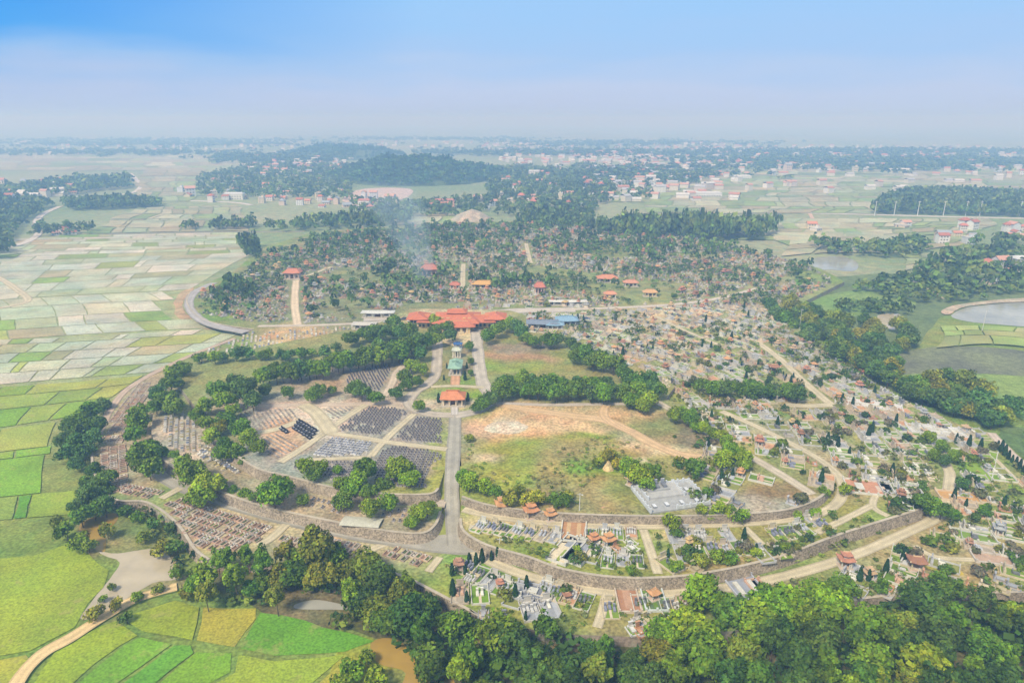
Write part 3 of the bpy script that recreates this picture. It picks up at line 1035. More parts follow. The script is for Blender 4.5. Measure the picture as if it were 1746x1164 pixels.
stone_wall('retaining_wall', P_Z2E[:12], Z2, Z1, 1.0, 'long curved rubble stone wall above the pale lower path, right of the road junction')
stone_wall('retaining_wall', [(787, 847), (830, 861), (900, 871), (980, 877), (1080, 880), (1180, 880), (1280, 876), (1350, 868), (1396, 850), (1412, 830), (1400, 802)], Z3, Z2, .7,
           'upper curved rubble stone wall between the open grass field and the shrine terrace')
stone_wall('retaining_wall', [(275, 780), (300, 800), (370, 836), (450, 864), (560, 888), (640, 903), (715, 910), (742, 896), (752, 872)], Z2W, Z1, 1.6,
           'low sloping stone wall beside the grey ring road, left of the junction')
stone_wall('retaining_wall', [(400, 775), (440, 800), (490, 812), (560, 830), (650, 842), (730, 843), (748, 833)], Z3, Z2W, 1.2,
           'stone wall below the sectors of dark graves, left of the central road')
stone_wall('retaining_wall', [(158, 745), (158, 800), (190, 850), (250, 857), (300, 892), (330, 935), (355, 955)], Z1, 0, .8, 'weathered stone wall around the curbed graves above the muddy pond')
stone_wall('retaining_wall', [(560, 968), (640, 972), (690, 985), (760, 1020), (830, 1058)], Z1, 0, .8, 'dark stone wall between the lower grave plots and the forest, below the junction')
stone_wall('retaining_wall', [(1380, 1045), (1480, 1020), (1600, 1014), (1746, 1010), (1900, 1005)], Z1, 0, .7, 'grey stone wall along the forest edge at lower right')
stone_wall('retaining_wall', [(325, 497), (318, 515), (335, 538), (370, 552), (432, 562)], Z1, 0, .8, 'curved grey wall of the rear cemetery beside the pale paddies')


# ------------------------------------------------------------------ tree makers
def crown_arrays(seed, rx, ry, rz, zc, nl, nq, leaf, lobe=.42, flat=.0, low=-.35, core=True):
    r = np.random.RandomState(seed)
    d = r.normal(size=(nl, 3)); d /= np.linalg.norm(d, axis=1)[:, None]
    rad = r.uniform(.3, .84, size=(nl, 1))
    cen = d * rad
    cen[:, 2] = np.abs(cen[:, 2]) * 1.15 - .25 * (1 - flat)
    lr = lobe * r.uniform(.7, 1.25, size=nl)
    lb = r.uniform(.6, 1.35, size=nl)
    k = r.randint(0, nl, nq)
    n = r.normal(size=(nq, 3)); n /= np.linalg.norm(n, axis=1)[:, None]
    n[:, 2] = np.where(n[:, 2] < low, -n[:, 2], n[:, 2])
    p = cen[k] + n * (lr[k] * r.uniform(.72, 1.06, nq))[:, None]
    p *= np.array([rx, ry, rz]); p[:, 2] += zc
    n2 = n + r.normal(scale=.45, size=(nq, 3)); n2 /= np.linalg.norm(n2, axis=1)[:, None]
    u = np.cross(n2, r.normal(size=(nq, 3))); u /= np.linalg.norm(u, axis=1)[:, None]
    v = np.cross(n2, u)
    s = leaf * r.uniform(.55, 1.35, nq)[:, None]
    s2 = s * r.uniform(.5, .9, (nq, 1))
    V = np.stack([p - u * s - v * s2 * .6, p + u * s * .7 - v * s2, p + u * s + v * s2 * .7, p - u * s * .6 + v * s2], 1).reshape(-1, 3)
    Q = np.arange(nq * 4).reshape(-1, 4)
    c = (lb[k] * r.uniform(.75, 1.25, nq))[:, None] * np.ones((1, 3))
    c[:, 0] *= r.uniform(.85, 1.2, nq)
    return V, Q, c


ARR = {}


def crown_mesh(name, *a, **k):
    V, Q, c = crown_arrays(*a, **k)
    me = np_mesh(name, V, Q, c, M_LEAF)
    ARR[me.name] = (V, Q, c)
    return me


def trunk_mesh(name, h, r, limbs, seed, lean=.3, spread=2.5):
    q = random.Random(seed)
    m = MB()
    p = Vector((0, 0, -.4)); c = (1, 1, 1)
    top = Vector((q.uniform(-lean, lean), q.uniform(-lean, lean), h))
    mid = p.lerp(top, .5) + Vector((q.uniform(-lean, lean), q.uniform(-lean, lean), 0)) * .5
    m.tube(p, mid, r, r * .75, c, 7); m.tube(mid, top, r * .75, r * .5, c, 7)
    for i in range(limbs):
        a = 2 * PI * i / limbs + q.uniform(-.4, .4)
        b = mid.lerp(top, q.uniform(.3, 1))
        e = b + Vector((math.cos(a) * spread, math.sin(a) * spread, q.uniform(1.5, 3.2)))
        m.tube(b, e, r * .4, r * .15, c, 5)
    return m.mesh(name, M_BARK)


BROAD = [(crown_mesh('crown', 100 + i, 4.6, 4.6, 4.6, 5.3, 24 + 3 * i, 2600, .38, lobe=.34 + .02 * i, low=-.85), trunk_mesh('trunk', 3.6, .26, 5, 100 + i)) for i in range(5)]
LOOSE = [(crown_mesh('crown', 200 + i, 3.7, 3.7, 5.6, 8.6, 24, 1900, .36, lobe=.27, low=-.8), trunk_mesh('trunk', 8.5, .2, 6, 200 + i, spread=2.2)) for i in range(4)]
SMALL = [(crown_mesh('crown', 300 + i, 2.6, 2.6, 2.4, 2.5, 14, 800, .28, lobe=.42, low=-.9), trunk_mesh('trunk', 1.6, .13, 3, 300 + i, spread=1.0)) for i in range(4)]
BUSH = [crown_mesh('bush', 400 + i, 1.5, 1.4, 1.1, .75, 9, 260, .24, lobe=.5) for i in range(4)]


def cypress_mesh(seed):
    r = np.random.RandomState(seed)
    n = 420
    z = r.uniform(0, 1, n) ** .9
    a = r.uniform(0, 2 * PI, n)
    rr = .72 * (1 - z) ** .55 * (.75 + .3 * np.minimum(1, z * 6)) * r.uniform(.8, 1.1, n) + .03
    p = np.stack([np.cos(a) * rr, np.sin(a) * rr, .35 + z * 4.4], 1)
    nn = np.stack([np.cos(a), np.sin(a), np.full(n, .35)], 1) + r.normal(scale=.3, size=(n, 3))
    nn /= np.linalg.norm(nn, axis=1)[:, None]
    u = np.cross(nn, r.normal(size=(n, 3))); u /= np.linalg.norm(u, axis=1)[:, None]
    v = np.cross(nn, u); s = .2 * r.uniform(.7, 1.3, (n, 1))
    V = np.stack([p - u * s - v * s, p + u * s - v * s, p + u * s + v * s, p - u * s + v * s], 1).reshape(-1, 3)
    c = r.uniform(.7, 1.25, n)[:, None] * np.ones((1, 3))
    return np_mesh('cypress', V, np.arange(n * 4).reshape(-1, 4), c, M_LEAF)


CYP = [cypress_mesh(1), cypress_mesh(2)]


def palm_meshes():
    m = MB(); r = random.Random(4)
    for k in range(12):
        a = 2 * PI * k / 12 + r.uniform(-.2, .2)
        el = r.uniform(.1, .9)
        p = Vector((0, 0, 6.2)); d = Vector((math.cos(a), math.sin(a), el)).normalized()
        side = Vector((-math.sin(a), math.cos(a), 0))
        for s in range(5):
            q = p + d * .7
            wd = .42 * (1 - s / 6)
            m.quad(p - side * wd, q - side * wd * .8 + Vector((0, 0, -.12)), q, p, (1, 1, 1))
            m.quad(p, q, q + side * wd * .8 + Vector((0, 0, -.12)), p + side * wd, (.85, .9, .8))
            p = q; d.z -= .38; d.normalize()
    t = MB(); t.tube((0, 0, -.3), (.1, 0, 6.2), .2, .14, (1, 1, 1), 7)
    return m.mesh('frond', M_LEAF), t.mesh('trunk', M_BARK)


PALM = palm_meshes()

GREENS = {
    'deep green': (.105, .195, .018), 'dark green': (.078, .150, .022), 'fresh green': (.155, .262, .016), 'bright green': (.205, .310, .014),
    'olive green': (.205, .235, .024), 'yellowish green': (.26, .28, .02), 'bluish green': (.090, .175, .036),
}
TREES = {}


def defer(nm, meshes, x, y, z, s, hs, colour, cat, desc, where, group, R0):
    px, py = pix((x, y, z + 5))
    c = GREENS[colour]
    k = rnd.uniform(.85, 1.2)
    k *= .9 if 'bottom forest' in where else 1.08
    col = (c[0] * k * rnd.uniform(.85, 1.2), c[1] * k, c[2] * k)
    sc = (s * rnd.uniform(.93, 1.07), s * rnd.uniform(.93, 1.07), s * hs * rnd.uniform(.9, 1.1))
    vis = s * R0 * F / math.hypot(y, CZ)
    if py > 1164: vis -= (py - 1164) * .5
    if px < 0 or px > W: vis -= 10
    TREES.setdefault(nm, []).append((vis, meshes, (x, y, z), rnd.uniform(0, 2 * PI), sc, col, cat, desc, where, group))


def build_trees():
    for nm, lst in TREES.items():
        lst.sort(key=lambda t: -t[0])
        for vis, (cr, tr), loc, rz, sc, col, cat, desc, where, group in lst[:300]:
            t = empty(nm, loc, rz, sc)
            o = link('crown', cr, t); o.color = (*col, 1)
            link('trunk', tr, t)
            reg(t, cat, desc, where, group)
        Vs, Qs, Cs, k = [], [], [], 0
        for vis, (cr, tr), loc, rz, sc, col, cat, desc, where, group in lst[300:]:
            V, Q, c = ARR[cr.name]
            ca, sa = math.cos(rz), math.sin(rz)
            X, Y = V[:, 0] * sc[0], V[:, 1] * sc[1]
            Vs.append(np.stack([X * ca - Y * sa + loc[0], X * sa + Y * ca + loc[1], V[:, 2] * sc[2] + loc[2]], 1))
            Qs.append(Q + k); Cs.append(c * np.array(col)); k += len(V)
        if Vs:
            me = np_mesh('further_trees', np.concatenate(Vs), np.concatenate(Qs), np.concatenate(Cs), M_LEAF3)
            tag(link('further_trees', me), 'smaller and farther trees behind the nearer ones', 'trees', kind='stuff')


def plant(kind, px, py, wpx, colour, where, group, hs=1.0, base=False, r=rnd):
    """px, py: centre of the crown in the photo; wpx: width of the crown there"""
    meshes, R0, zc, nm, cat = {'broad': (BROAD, 5.0, 5.4, 'broadleaf_tree', 'tree'), 'loose': (LOOSE, 3.4, 8.8, 'feathery_tree', 'tree'),
                               'small': (SMALL, 2.7, 2.6, 'small_tree', 'tree')}[kind]
    z = zat(px, py)
    s = wpx / ppm(px, py, z) / 2 / R0
    if not base:
        for _ in range(2):
            p = at(px, py, z + zc * s * hs)
            q = pix((p.x, p.y, z))
            z2 = zat(*q)
            z = z2
        p = at(px, py, z + zc * s * hs)
    else:
        p = at(px, py, z)
    size = 'broad' if wpx > 48 else 'round' if wpx > 30 else 'small'
    if kind == 'loose': size = 'tall feathery'
    defer(nm, r.choice(meshes), p.x, p.y, z, s, hs, colour, cat, f'{size} {colour} tree', where, group, R0)


def row(kind, pts, n, wpx, colours, where, group, jx=5, jy=4, hs=1.0):
    L_ = [math.hypot(pts[i + 1][0] - pts[i][0], pts[i + 1][1] - pts[i][1]) for i in range(len(pts) - 1)]
    T = sum(L_)
    for k in range(n):
        d = T * (k + .5) / n
        i = 0
        while i < len(L_) - 1 and d > L_[i]:
            d -= L_[i]; i += 1
        t = d / L_[i]
        x = pts[i][0] + (pts[i + 1][0] - pts[i][0]) * t + rnd.uniform(-jx, jx)
        y = pts[i][1] + (pts[i + 1][1] - pts[i][1]) * t + rnd.uniform(-jy, jy)
        plant(kind, x, y, wpx * rnd.uniform(.82, 1.18), rnd.choice(colours), where, group, hs)


def many(kind, lst, wpx, colours, where, group, hs=1.0):
    for p in lst:
        plant(kind, p[0], p[1], (p[2] if len(p) > 2 else wpx) * rnd.uniform(.94, 1.06), rnd.choice(colours), where, group, hs)


DG = ['deep green', 'deep green', 'fresh green', 'bluish green']
MID = ['deep green', 'bluish green', 'deep green', 'fresh green']
FR = ['fresh green', 'deep green', 'fresh green', 'bright green']
G1 = 'trees of the cemetery park'
row('broad', [(590, 574), (640, 568), (705, 560)], 12, 30, MID, 'in the row behind the grave sectors', 'trees in the back row left of the hall')
row('broad', [(440, 640), (520, 628), (600, 612), (660, 600), (720, 582)], 24, 38, MID, 'in the hedge-like left row', 'trees in the long row above the dark graves')
row('small', [(335, 612), (420, 602), (500, 604), (580, 590)], 13, 24, MID, 'beside the pale paddies', 'small trees along the left rim')
many('broad', [(690, 642), (702, 622), (716, 602), (728, 582), (742, 562), (742, 545), (672, 548), (760, 555), (768, 570), (745, 578), (646, 590), (716, 628)], 28, FR + MID, 'beside the left park road', 'trees by the left park road')
many('broad', [(375, 660, 44), (400, 650, 36), (385, 682, 40), (418, 665, 44), (430, 682, 36), (290, 650, 42), (280, 682, 44), (302, 636, 38), (268, 668, 36), (312, 626, 30),
               (265, 690, 34), (296, 690, 40), (452, 665, 26)], 40, MID + ['deep green'], 'in the upper left clump', 'trees of the upper left clump')
many('broad', [(490, 667, 26), (532, 672, 30), (545, 665, 28), (566, 664, 20), (604, 660, 34), (616, 668, 34), (640, 677, 32), (674, 668, 30), (692, 655, 24), (712, 650, 22)], 28, DG, 'along the path north of the sectors', 'trees along the north sector path')
many('broad', [(130, 735, 40), (152, 700, 42), (174, 690, 36), (114, 768, 38), (142, 770, 42), (120, 720, 36), (165, 722, 38), (105, 750, 30), (168, 826, 44), (148, 848, 46), (178, 862, 40), (138, 880, 38),
               (184, 812, 34), (160, 800, 34), (140, 715, 34), (158, 745, 36), (128, 755, 36), (150, 825, 34), (160, 870, 36), (132, 790, 30), (182, 840, 30), (126, 862, 28)], 48, ['deep green', 'dark green', 'bluish green'], 'between paddies and the curbed graves', 'big dark trees on the left field edge')
many('broad', [(235, 718, 42), (228, 742, 40), (250, 768, 52), (240, 782, 50), (266, 770, 40), (254, 796, 46), (236, 700, 34)], 44, FR, 'left of the pale graves', 'green trees left of the pale graves')
many('broad', [(336, 704, 32), (348, 692, 34), (350, 722, 32), (362, 742, 34), (386, 714, 36), (398, 700, 30), (410, 728, 36), (424, 746, 34), (440, 762, 30), (402, 770, 34), (384, 758, 30), (372, 728, 30),
               (378, 772, 30), (414, 786, 20)], 32, FR + ['fresh green', 'olive green'], 'between pale and dark graves', 'trees between the pale and the dark graves')
many('broad', [(328, 806, 56), (352, 824, 60), (342, 842, 54), (316, 796, 44), (466, 838, 60), (480, 830, 44), (516, 850, 26), (452, 850, 30), (296, 774, 22), (380, 828, 20), (398, 838, 22), (418, 842, 26), (432, 846, 20)], 50,
     ['fresh green', 'fresh green', 'deep green', 'bright green'], 'beside the grey ring road', 'trees beside the grey ring road')
many('broad', [(520, 792, 34), (546, 796, 36), (535, 806, 30), (576, 800, 20), (622, 798, 48), (612, 812, 38), (654, 826, 34), (684, 794, 48), (696, 812, 40), (672, 806, 36), (600, 830, 42), (584, 852, 42), (632, 864, 40),
               (662, 856, 40), (628, 838, 34), (714, 872, 34), (728, 866, 34), (702, 888, 28), (582, 826, 34)], 36, FR, 'left of the central road', 'trees left of the central road')
many('broad', [(715, 690, 26), (822, 686, 30), (836, 678, 30), (852, 668, 28), (856, 650, 26), (812, 694, 22)], 28, DG, 'around the red roofed house', 'trees around the red roofed house')
row('broad', [(850, 660), (930, 664), (1050, 668)], 13, 34, DG, 'in the front row north of the field', 'trees of the front row north of the field', 4, 3)
row('broad', [(866, 650), (950, 648), (1040, 656)], 10, 30, DG, 'in the second row north of the field', 'trees of the second row north of the field', 4, 3)
many('broad', [(1060, 668), (1078, 680), (1098, 690), (1108, 680), (1088, 664)], 34, FR, 'at the right end of the field rows', 'trees at the right end of the field rows')
row('broad', [(980, 596), (1040, 622), (1090, 646), (1130, 662)], 15, 33, DG, 'in the diagonal row right of the hall', 'trees of the diagonal row', 6, 8)
row('broad', [(895, 572), (990, 590)], 7, 28, DG, 'right of the hall', 'trees right of the hall', 4, 5)
many('broad', [(866, 552), (882, 556), (848, 562), (890, 566), (832, 572), (800, 590, 18), (803, 615, 14), (802, 635, 12)], 28, MID, 'beside the right park road', 'trees beside the right park road')
row('broad', [(1192, 660), (1280, 660), (1368, 668)], 15, 28, DG, 'in the short row before the dense tombs', 'trees of the short right row', 4, 4)
row('broad', [(1148, 700), (1180, 716), (1212, 736), (1244, 752)], 8, 28, FR, 'along the right edge of the field', 'trees along the right edge of the field', 4, 4)
many('broad', [(1234, 782, 40), (1264, 775, 40), (1250, 768, 36), (1187, 794, 44), (1270, 790, 26), (1206, 838, 22)], 36, FR, 'at the right corner of the field', 'trees at the right corner of the field')
many('small', [(1145, 888, 32), (1212, 878, 24), (1240, 872, 32), (1266, 880, 34), (1225, 866, 24), (1196, 868, 22), (1440, 832, 26), (1404, 838, 24), (1392, 872, 24), (1362, 880, 20), (1310, 870, 18)], 26, FR + ['bright green'], 'beside the upper curved wall', 'small trees beside the upper curved wall')
many('small', [(1155, 962, 30), (1196, 954, 30), (1224, 946, 28), (1248, 950, 24), (1290, 940, 24), (1340, 930, 24), (1370, 935, 22), (1305, 955, 22), (1075, 972, 20), (985, 936, 18), (1410, 900, 18)], 26, FR + ['olive green'], 'on the shrine terrace', 'small trees on the shrine terrace')
many('broad', [(1590, 862, 40), (1572, 852, 34), (1606, 870, 34), (1560, 866, 24), (1628, 778, 26), (1606, 760, 28), (1584, 744, 26), (1612, 786, 22), (1640, 822, 26), (1594, 776, 22), (1626, 878, 26), (1680, 870, 24), (1664, 880, 20)], 30, DG, 'around the right dirt road', 'trees around the right dirt road')
many('broad', [(800, 820, 40), (826, 826, 36), (788, 812, 30), (844, 838, 28), (1090, 808, 46), (1112, 804, 36), (1074, 800, 40), (1100, 822, 34)], 36, ['fresh green', 'bright green'], 'in the open grass field', 'trees in the open grass field')
many('small', [(870, 846, 38), (900, 850, 34), (884, 836, 26), (918, 846, 28), (1034, 778, 30), (1020, 788, 26), (1052, 790, 26), (1044, 772, 24), (800, 745, 16), (970, 842, 20)], 30, ['olive green', 'yellowish green'], 'amid the dry grass', 'olive shrubs amid the dry grass')
many('broad', [(944, 848, 26), (964, 852, 28), (950, 856, 22)], 26, ['deep green'], 'alone at the field edge', 'pair of trees at the front of the field')


# fill an outline with trees, spaced in metres
def fill_points(poly, z, gap, seed=0, jitter=.42):
    q = random.Random(seed)
    wp = [at(p[0], p[1], z) for p in poly]
    P2 = [(p.x, p.y) for p in wp]
    x0, y0, x1, y1 = bbox(P2)
    out = []
    j = 0
    y = y0
    while y < y1:
        x = x0 + (gap / 2 if j % 2 else 0)
        while x < x1:
            a, b = x + q.uniform(-jitter, jitter) * gap, y + q.uniform(-jitter, jitter) * gap
            if inside(a, b, P2):
                out.append((a, b))
            x += gap
        y += gap * .87
        j += 1
    return out


def tree_at(kind, x, y, z, s, colour, where, group, hs=1.0):
    meshes, R0, zc, nm, cat = {'broad': (BROAD, 5.0, 5.4, 'broadleaf_tree', 'tree'), 'loose': (LOOSE, 3.4, 8.8, 'feathery_tree', 'tree'),
                               'small': (SMALL, 2.7, 2.6, 'small_tree', 'tree')}[kind]
    defer(nm, rnd.choice(meshes), x, y, z, s, hs, colour, cat, f"{'tall feathery' if kind == 'loose' else 'small' if kind == 'small' else 'round'} {colour} tree", where, group, R0)


# dense forest along the bottom
FOREST = [(640, 1010), (690, 1020), (740, 1050), (800, 1080), (880, 1100), (960, 1108), (1060, 1110), (1180, 1100), (1260, 1090), (1380, 1062), (1480, 1050), (1600, 1048), (1746, 1044), (1850, 1044), (2100, 1330), (740, 1330), (730, 1180), (690, 1120), (640, 1060)]
for x, y in fill_points(FOREST, 0, 7.0, 5):
    px, py = pix((x, y, 6))
    if px < -60 or px > 1830 or py > 1290: continue
    kind = 'loose' if rnd.random() < (.42 if px > 1150 else .2) else 'broad'
    tree_at(kind, x, y, 0, rnd.choice([.62, .75, .85, .95, 1.1]) * rnd.uniform(.92, 1.08), rnd.choice(['fresh green', 'bright green', 'fresh green', 'deep green', 'deep green', 'olive green', 'dark green', 'dark green']), 'in the bottom forest', 'trees of the bottom forest')
many('broad', [(1200, 1010, 70), (1245, 1040, 80), (1310, 1022, 70), (1345, 1035, 76), (1290, 1060, 80), (1395, 1010, 60), (1435, 1000, 56), (1420, 1035, 70), (1170, 1060, 76), (1545, 1010, 40), (1130, 1075, 60)], 70, ['fresh green', 'bright green', 'fresh green', 'deep green'],
     'below the lower path', 'trees below the lower path')
many('loose', [(1605, 985, 34), (1625, 1000, 38), (1590, 1010, 34), (1500, 1000, 24)], 34, ['dark green', 'deep green'], 'at the lower right wall', 'tall trees at the lower right wall')
# left end of the forest, by the pond
many('loose', [(345, 975, 36), (385, 950, 34), (420, 945, 30), (445, 960, 40), (488, 935, 34), (350, 1005, 34), (370, 955, 30), (330, 990, 30), (400, 975, 40), (470, 1010, 36), (600, 1000, 40)], 36, ['fresh green', 'olive green', 'deep green'], 'above the dirt road bend', 'feathery trees above the dirt road')
many('broad', [(540, 930, 70), (520, 955, 66), (565, 950, 60), (500, 975, 60), (545, 980, 66), (590, 975, 50), (625, 965, 64), (650, 985, 60), (610, 1020, 60), (640, 1035, 56), (455, 990, 44), (480, 985, 46), (430, 1000, 40), (690, 1010, 56), (715, 1035, 56)], 56,
     ['fresh green', 'deep green', 'dark green', 'olive green'], 'left of the bottom forest', 'trees left of the bottom forest')
many('small', [(200, 1030, 30), (232, 1016, 24), (160, 1045, 34), (214, 1052, 26), (268, 1002, 26), (182, 905, 30), (150, 930, 30), (110, 905, 40), (135, 925, 36), (100, 890, 28), (190, 1000, 18), (176, 1020, 18),
               (245, 915, 30), (275, 935, 34), (300, 930, 34), (260, 890, 30), (300, 975, 30), (320, 1010, 30), (290, 900, 26), (235, 880, 26), (215, 870, 28)], 28, ['olive green', 'fresh green', 'dark green'], 'around the muddy pond', 'shrubs around the muddy pond')
many('small', [(600, 1145, 50), (640, 1150, 56), (585, 1160, 44), (625, 1120, 30), (720, 1050, 34), (660, 1060, 36)], 44, ['fresh green', 'bright green'], 'at the ochre pond', 'shrubs at the ochre pond')

row('broad', [(1440, 598), (1500, 634), (1560, 664), (1640, 694), (1700, 718)], 26, 34, ['deep green', 'dark green', 'bluish green', 'olive green'], 'in the dark belt right of the tombs', 'trees of the dark belt', 8, 7)
# strip of trees on the right
STRIP = [(1282, 520), (1340, 528), (1440, 556), (1500, 552), (1566, 585), (1562, 616), (1530, 622), (1536, 650), (1580, 660), (1640, 664), (1700, 690), (1728, 716), (1708, 738), (1640, 720), (1540, 682), (1460, 640), (1380, 592)]
for x, y in fill_points(STRIP, 0, 11, 8):
    tree_at('broad', x, y, 0, rnd.uniform(.9, 1.25), rnd.choice(['dark green', 'deep green', 'olive green', 'bluish green']), 'in the dark belt right of the tombs', 'trees of the dark belt')
many('small', [(1150, 505, 12), (1190, 500, 12)], 12, ['deep green'], 'in the rear tombs', 'small trees in the rear tombs')


build_trees()


# ------------------------------------------------------------------ far woods (stuff), built as leaf clumps
def tuft_arrays(seed, n=26):
    V, Q, c = crown_arrays(seed, 1, 1, 1, 1.05, 5, n, .30, lobe=.55)
    return V, Q, c


TUFT = [tuft_arrays(500 + i) for i in range(6)]
TUFT_FAR = [crown_arrays(600 + i, 1, 1, 1, .95, 4, 14, .42, lobe=.5) for i in range(4)]


def wood(name, pts, rad, hgt, cols, label=None, far=False, stuff=True, seed=1):
    """pts: (x, y, z)"""
    r = np.random.RandomState(seed)
    Vs, Qs, Cs = [], [], []
    k = 0
    src = TUFT_FAR if far else TUFT
    for (x, y, z) in pts:
        V, Q, c = src[r.randint(len(src))]
        a = r.uniform(0, 2 * PI); ca, sa = math.cos(a), math.sin(a)
        s = rad * r.uniform(.7, 1.3); h = hgt * r.uniform(.7, 1.25)
        W_ = np.stack([(V[:, 0] * ca - V[:, 1] * sa) * s + x, (V[:, 0] * sa + V[:, 1] * ca) * s + y, V[:, 2] * h * .5 + z], 1)
        col = np.array(cols[r.randint(len(cols))]) * r.uniform(.75, 1.25)
        Vs.append(W_); Qs.append(Q + k); Cs.append(c * col); k += len(V)
    if not Vs: return None
    me = np_mesh(name, np.concatenate(Vs), np.concatenate(Qs), np.concatenate(Cs), M_LEAF2)
    o = link(name, me)
    tag(o, label, 'woodland', kind='stuff')
    return o


FARG = [(.09, .155, .035), (.11, .18, .035), (.095, .145, .045), (.14, .19, .04)]


def wood_poly(name, poly, gap, rad, hgt, label, seed=1, hill=None, far=False, cols=FARG, keep=1.0):
    q = random.Random(seed)
    z0 = 0.0
    pts = []
    for x, y in fill_points(poly, z0, gap, seed):
        if q.random() > keep: continue
        pts.append((x, y, hill(x, y) if hill else z0))
    return wood(name, pts, rad, hgt, cols, label, far=far, seed=seed)


# the wooded hill
HC = at(715, 306, 0); H2 = at(575, 262, 0)


def hill_h(x, y):
    h = 0
    for c, sxr, syr, hh in ((HC, 150, 160, 36), (at(670, 296), 90, 130, 28), (at(800, 300), 95, 140, 18), (H2, 190, 240, 24), (at(615, 268), 150, 200, 26), (at(540, 262), 100, 160, 12), (at(640, 300), 110, 130, 18)):
        d = ((x - c.x) / sxr) ** 2 + ((y - c.y) / syr) ** 2
        if d < 1:
            h = max(h, hh * (1 - d) ** 1.3 * (1 + .5 * nz(x, y, .012, 3) + .3 * nz(x, y, .03, 8)))
    return h


def build_hill():
    V, Fs, cols = [], [], []
    x0, x1, y0, y1 = H2.x - 360, HC.x + 360, HC.y - 210, H2.y + 450
    nx, ny = 70, 80
    for j in range(ny + 1):
        for i in range(nx + 1):
            x, y = x0 + (x1 - x0) * i / nx, y0 + (y1 - y0) * j / ny
            h = hill_h(x, y)
            V.append((x, y, h - .6 if h > .5 else -3)); cols.append((.10, .15, .05))
    for j in range(ny):
        for i in range(nx):
            k = j * (nx + 1) + i
            Fs.append((k, k + 1, k + nx + 2, k + nx + 1))
    me = bpy.data.meshes.new('hill'); me.from_pydata(V, [], Fs); me.materials.append(M_GRASS)
    a = me.color_attributes.new('Col', 'FLOAT_COLOR', 'POINT')
    arr = np.ones((len(V), 4), np.float32); arr[:, :3] = np.array(cols); a.data.foreach_set('color', arr.ravel())
    struct(link('hill', me))


build_hill()
hp = []
q_ = random.Random(77)
x, yv = 0, HC.y - 190
while yv < H2.y + 420:
    g_ = 11 if yv < HC.y + 200 else 17
    x = H2.x - 330
    while x < HC.x + 330:
        a, b = x + q_.uniform(-4, 4), yv + q_.uniform(-4, 4)
        h = hill_h(a, b)
        if h > 1.5 and nz(a, b, .014, 66) < .32: hp.append((a, b, h - .8))
        x += g_
    yv += g_ * .9
wood('hill_forest', hp, 7.5, 13, [(.05, .12, .035), (.06, .135, .035), (.08, .145, .035)], 'dense blue green forest covering the rounded hill', seed=3)

wood_poly('pine_wood', [(1485, 366), (1500, 345), (1540, 332), (1640, 330), (1746, 336), (1900, 340), (1900, 376), (1746, 371), (1640, 368), (1560, 366)], 7.5, 5.2, 13, 'flat topped dark wood behind the highway at far right', 4)
wood_poly('grove', [(1000, 398), (1080, 392), (1200, 392), (1310, 400), (1335, 385), (1300, 412), (1200, 412), (1080, 408)], 7, 5.5, 20, 'tall dense grove behind the rear tombs', 5)
wood_poly('grove', [(880, 388), (1010, 392), (1010, 372), (900, 366)], 9, 5, 13, 'low grove between the village and the rear tombs', 6)
wood_poly('grove', [(1120, 316), (1190, 314), (1180, 305), (1130, 306)], 11, 6.5, 13, 'small dark wood in the far right plain', 8, far=True)
wood_poly('village_wood', [(-60, 330), (40, 322), (130, 310), (220, 305), (222, 322), (150, 330), (60, 338), (-60, 345)], 13, 8, 14, 'trees around the houses at far left', 9, far=False, keep=.9)
wood_poly('village_wood', [(110, 350), (200, 345), (275, 348), (272, 354), (200, 358), (120, 360)], 8, 6, 13, 'dark tree belt in front of the left village', 10)
wood_poly('village_wood', [(-60, 350), (60, 345), (90, 352), (60, 370), (20, 400), (20, 440), (-60, 450)], 9, 6, 13, 'dark trees at the left edge beyond the paddies', 11, keep=.8)
wood_poly('grove', [(70, 388), (158, 392), (160, 402), (60, 404)], 9, 5, 10, 'trees around the lone farmhouse at left', 12, keep=.6)
wood_poly('grove', [(312, 390), (340, 386), (336, 392), (314, 393)], 7, 4, 9, 'few small trees standing in the left paddies', 13)
wood_poly('grove', [(360, 390), (435, 384), (436, 392), (362, 394)], 7, 5, 12, 'compact dark grove at the edge of the left paddies', 14)
wood_poly('grove', [(455, 392), (560, 378), (700, 372), (700, 384), (560, 392), (460, 398)], 9, 5.5, 13, 'tree belt between the village and the rear cemetery', 15, keep=.85)
wood_poly('grove', [(414, 446), (440, 444), (442, 420), (420, 420)], 7, 5, 15, 'tall trees at the left corner of the rear cemetery', 16)
wood_poly('village_wood', [(330, 338), (600, 345), (600, 285), (450, 280), (340, 305)], 19, 7, 12, 'trees scattered through the middle left village', 17, keep=.9)
wood_poly('village_wood', [(600, 372), (1000, 370), (1060, 330), (1000, 300), (880, 285), (830, 300), (830, 340), (700, 350), (600, 345)], 15, 6.5, 12, 'trees scattered through the middle village', 18, keep=.8)
wood_poly('village_wood', [(1000, 345), (1110, 345), (1110, 290), (980, 280)], 20, 7, 12, 'trees scattered right of the middle village', 19, keep=.7, far=True)
wood_poly('grove', [(1380, 420), (1460, 425), (1560, 415), (1600, 425), (1560, 440), (1480, 442), (1400, 432)], 9, 5.5, 11, 'tree belt behind the pale far pond', 20, keep=.7)
wood_poly('grove', [(1560, 470), (1620, 440), (1660, 420), (1746, 410), (1850, 420), (1850, 470), (1746, 500), (1640, 505), (1580, 500), (1540, 480)], 10, 6, 12, 'trees around the right village houses', 21, keep=.6)
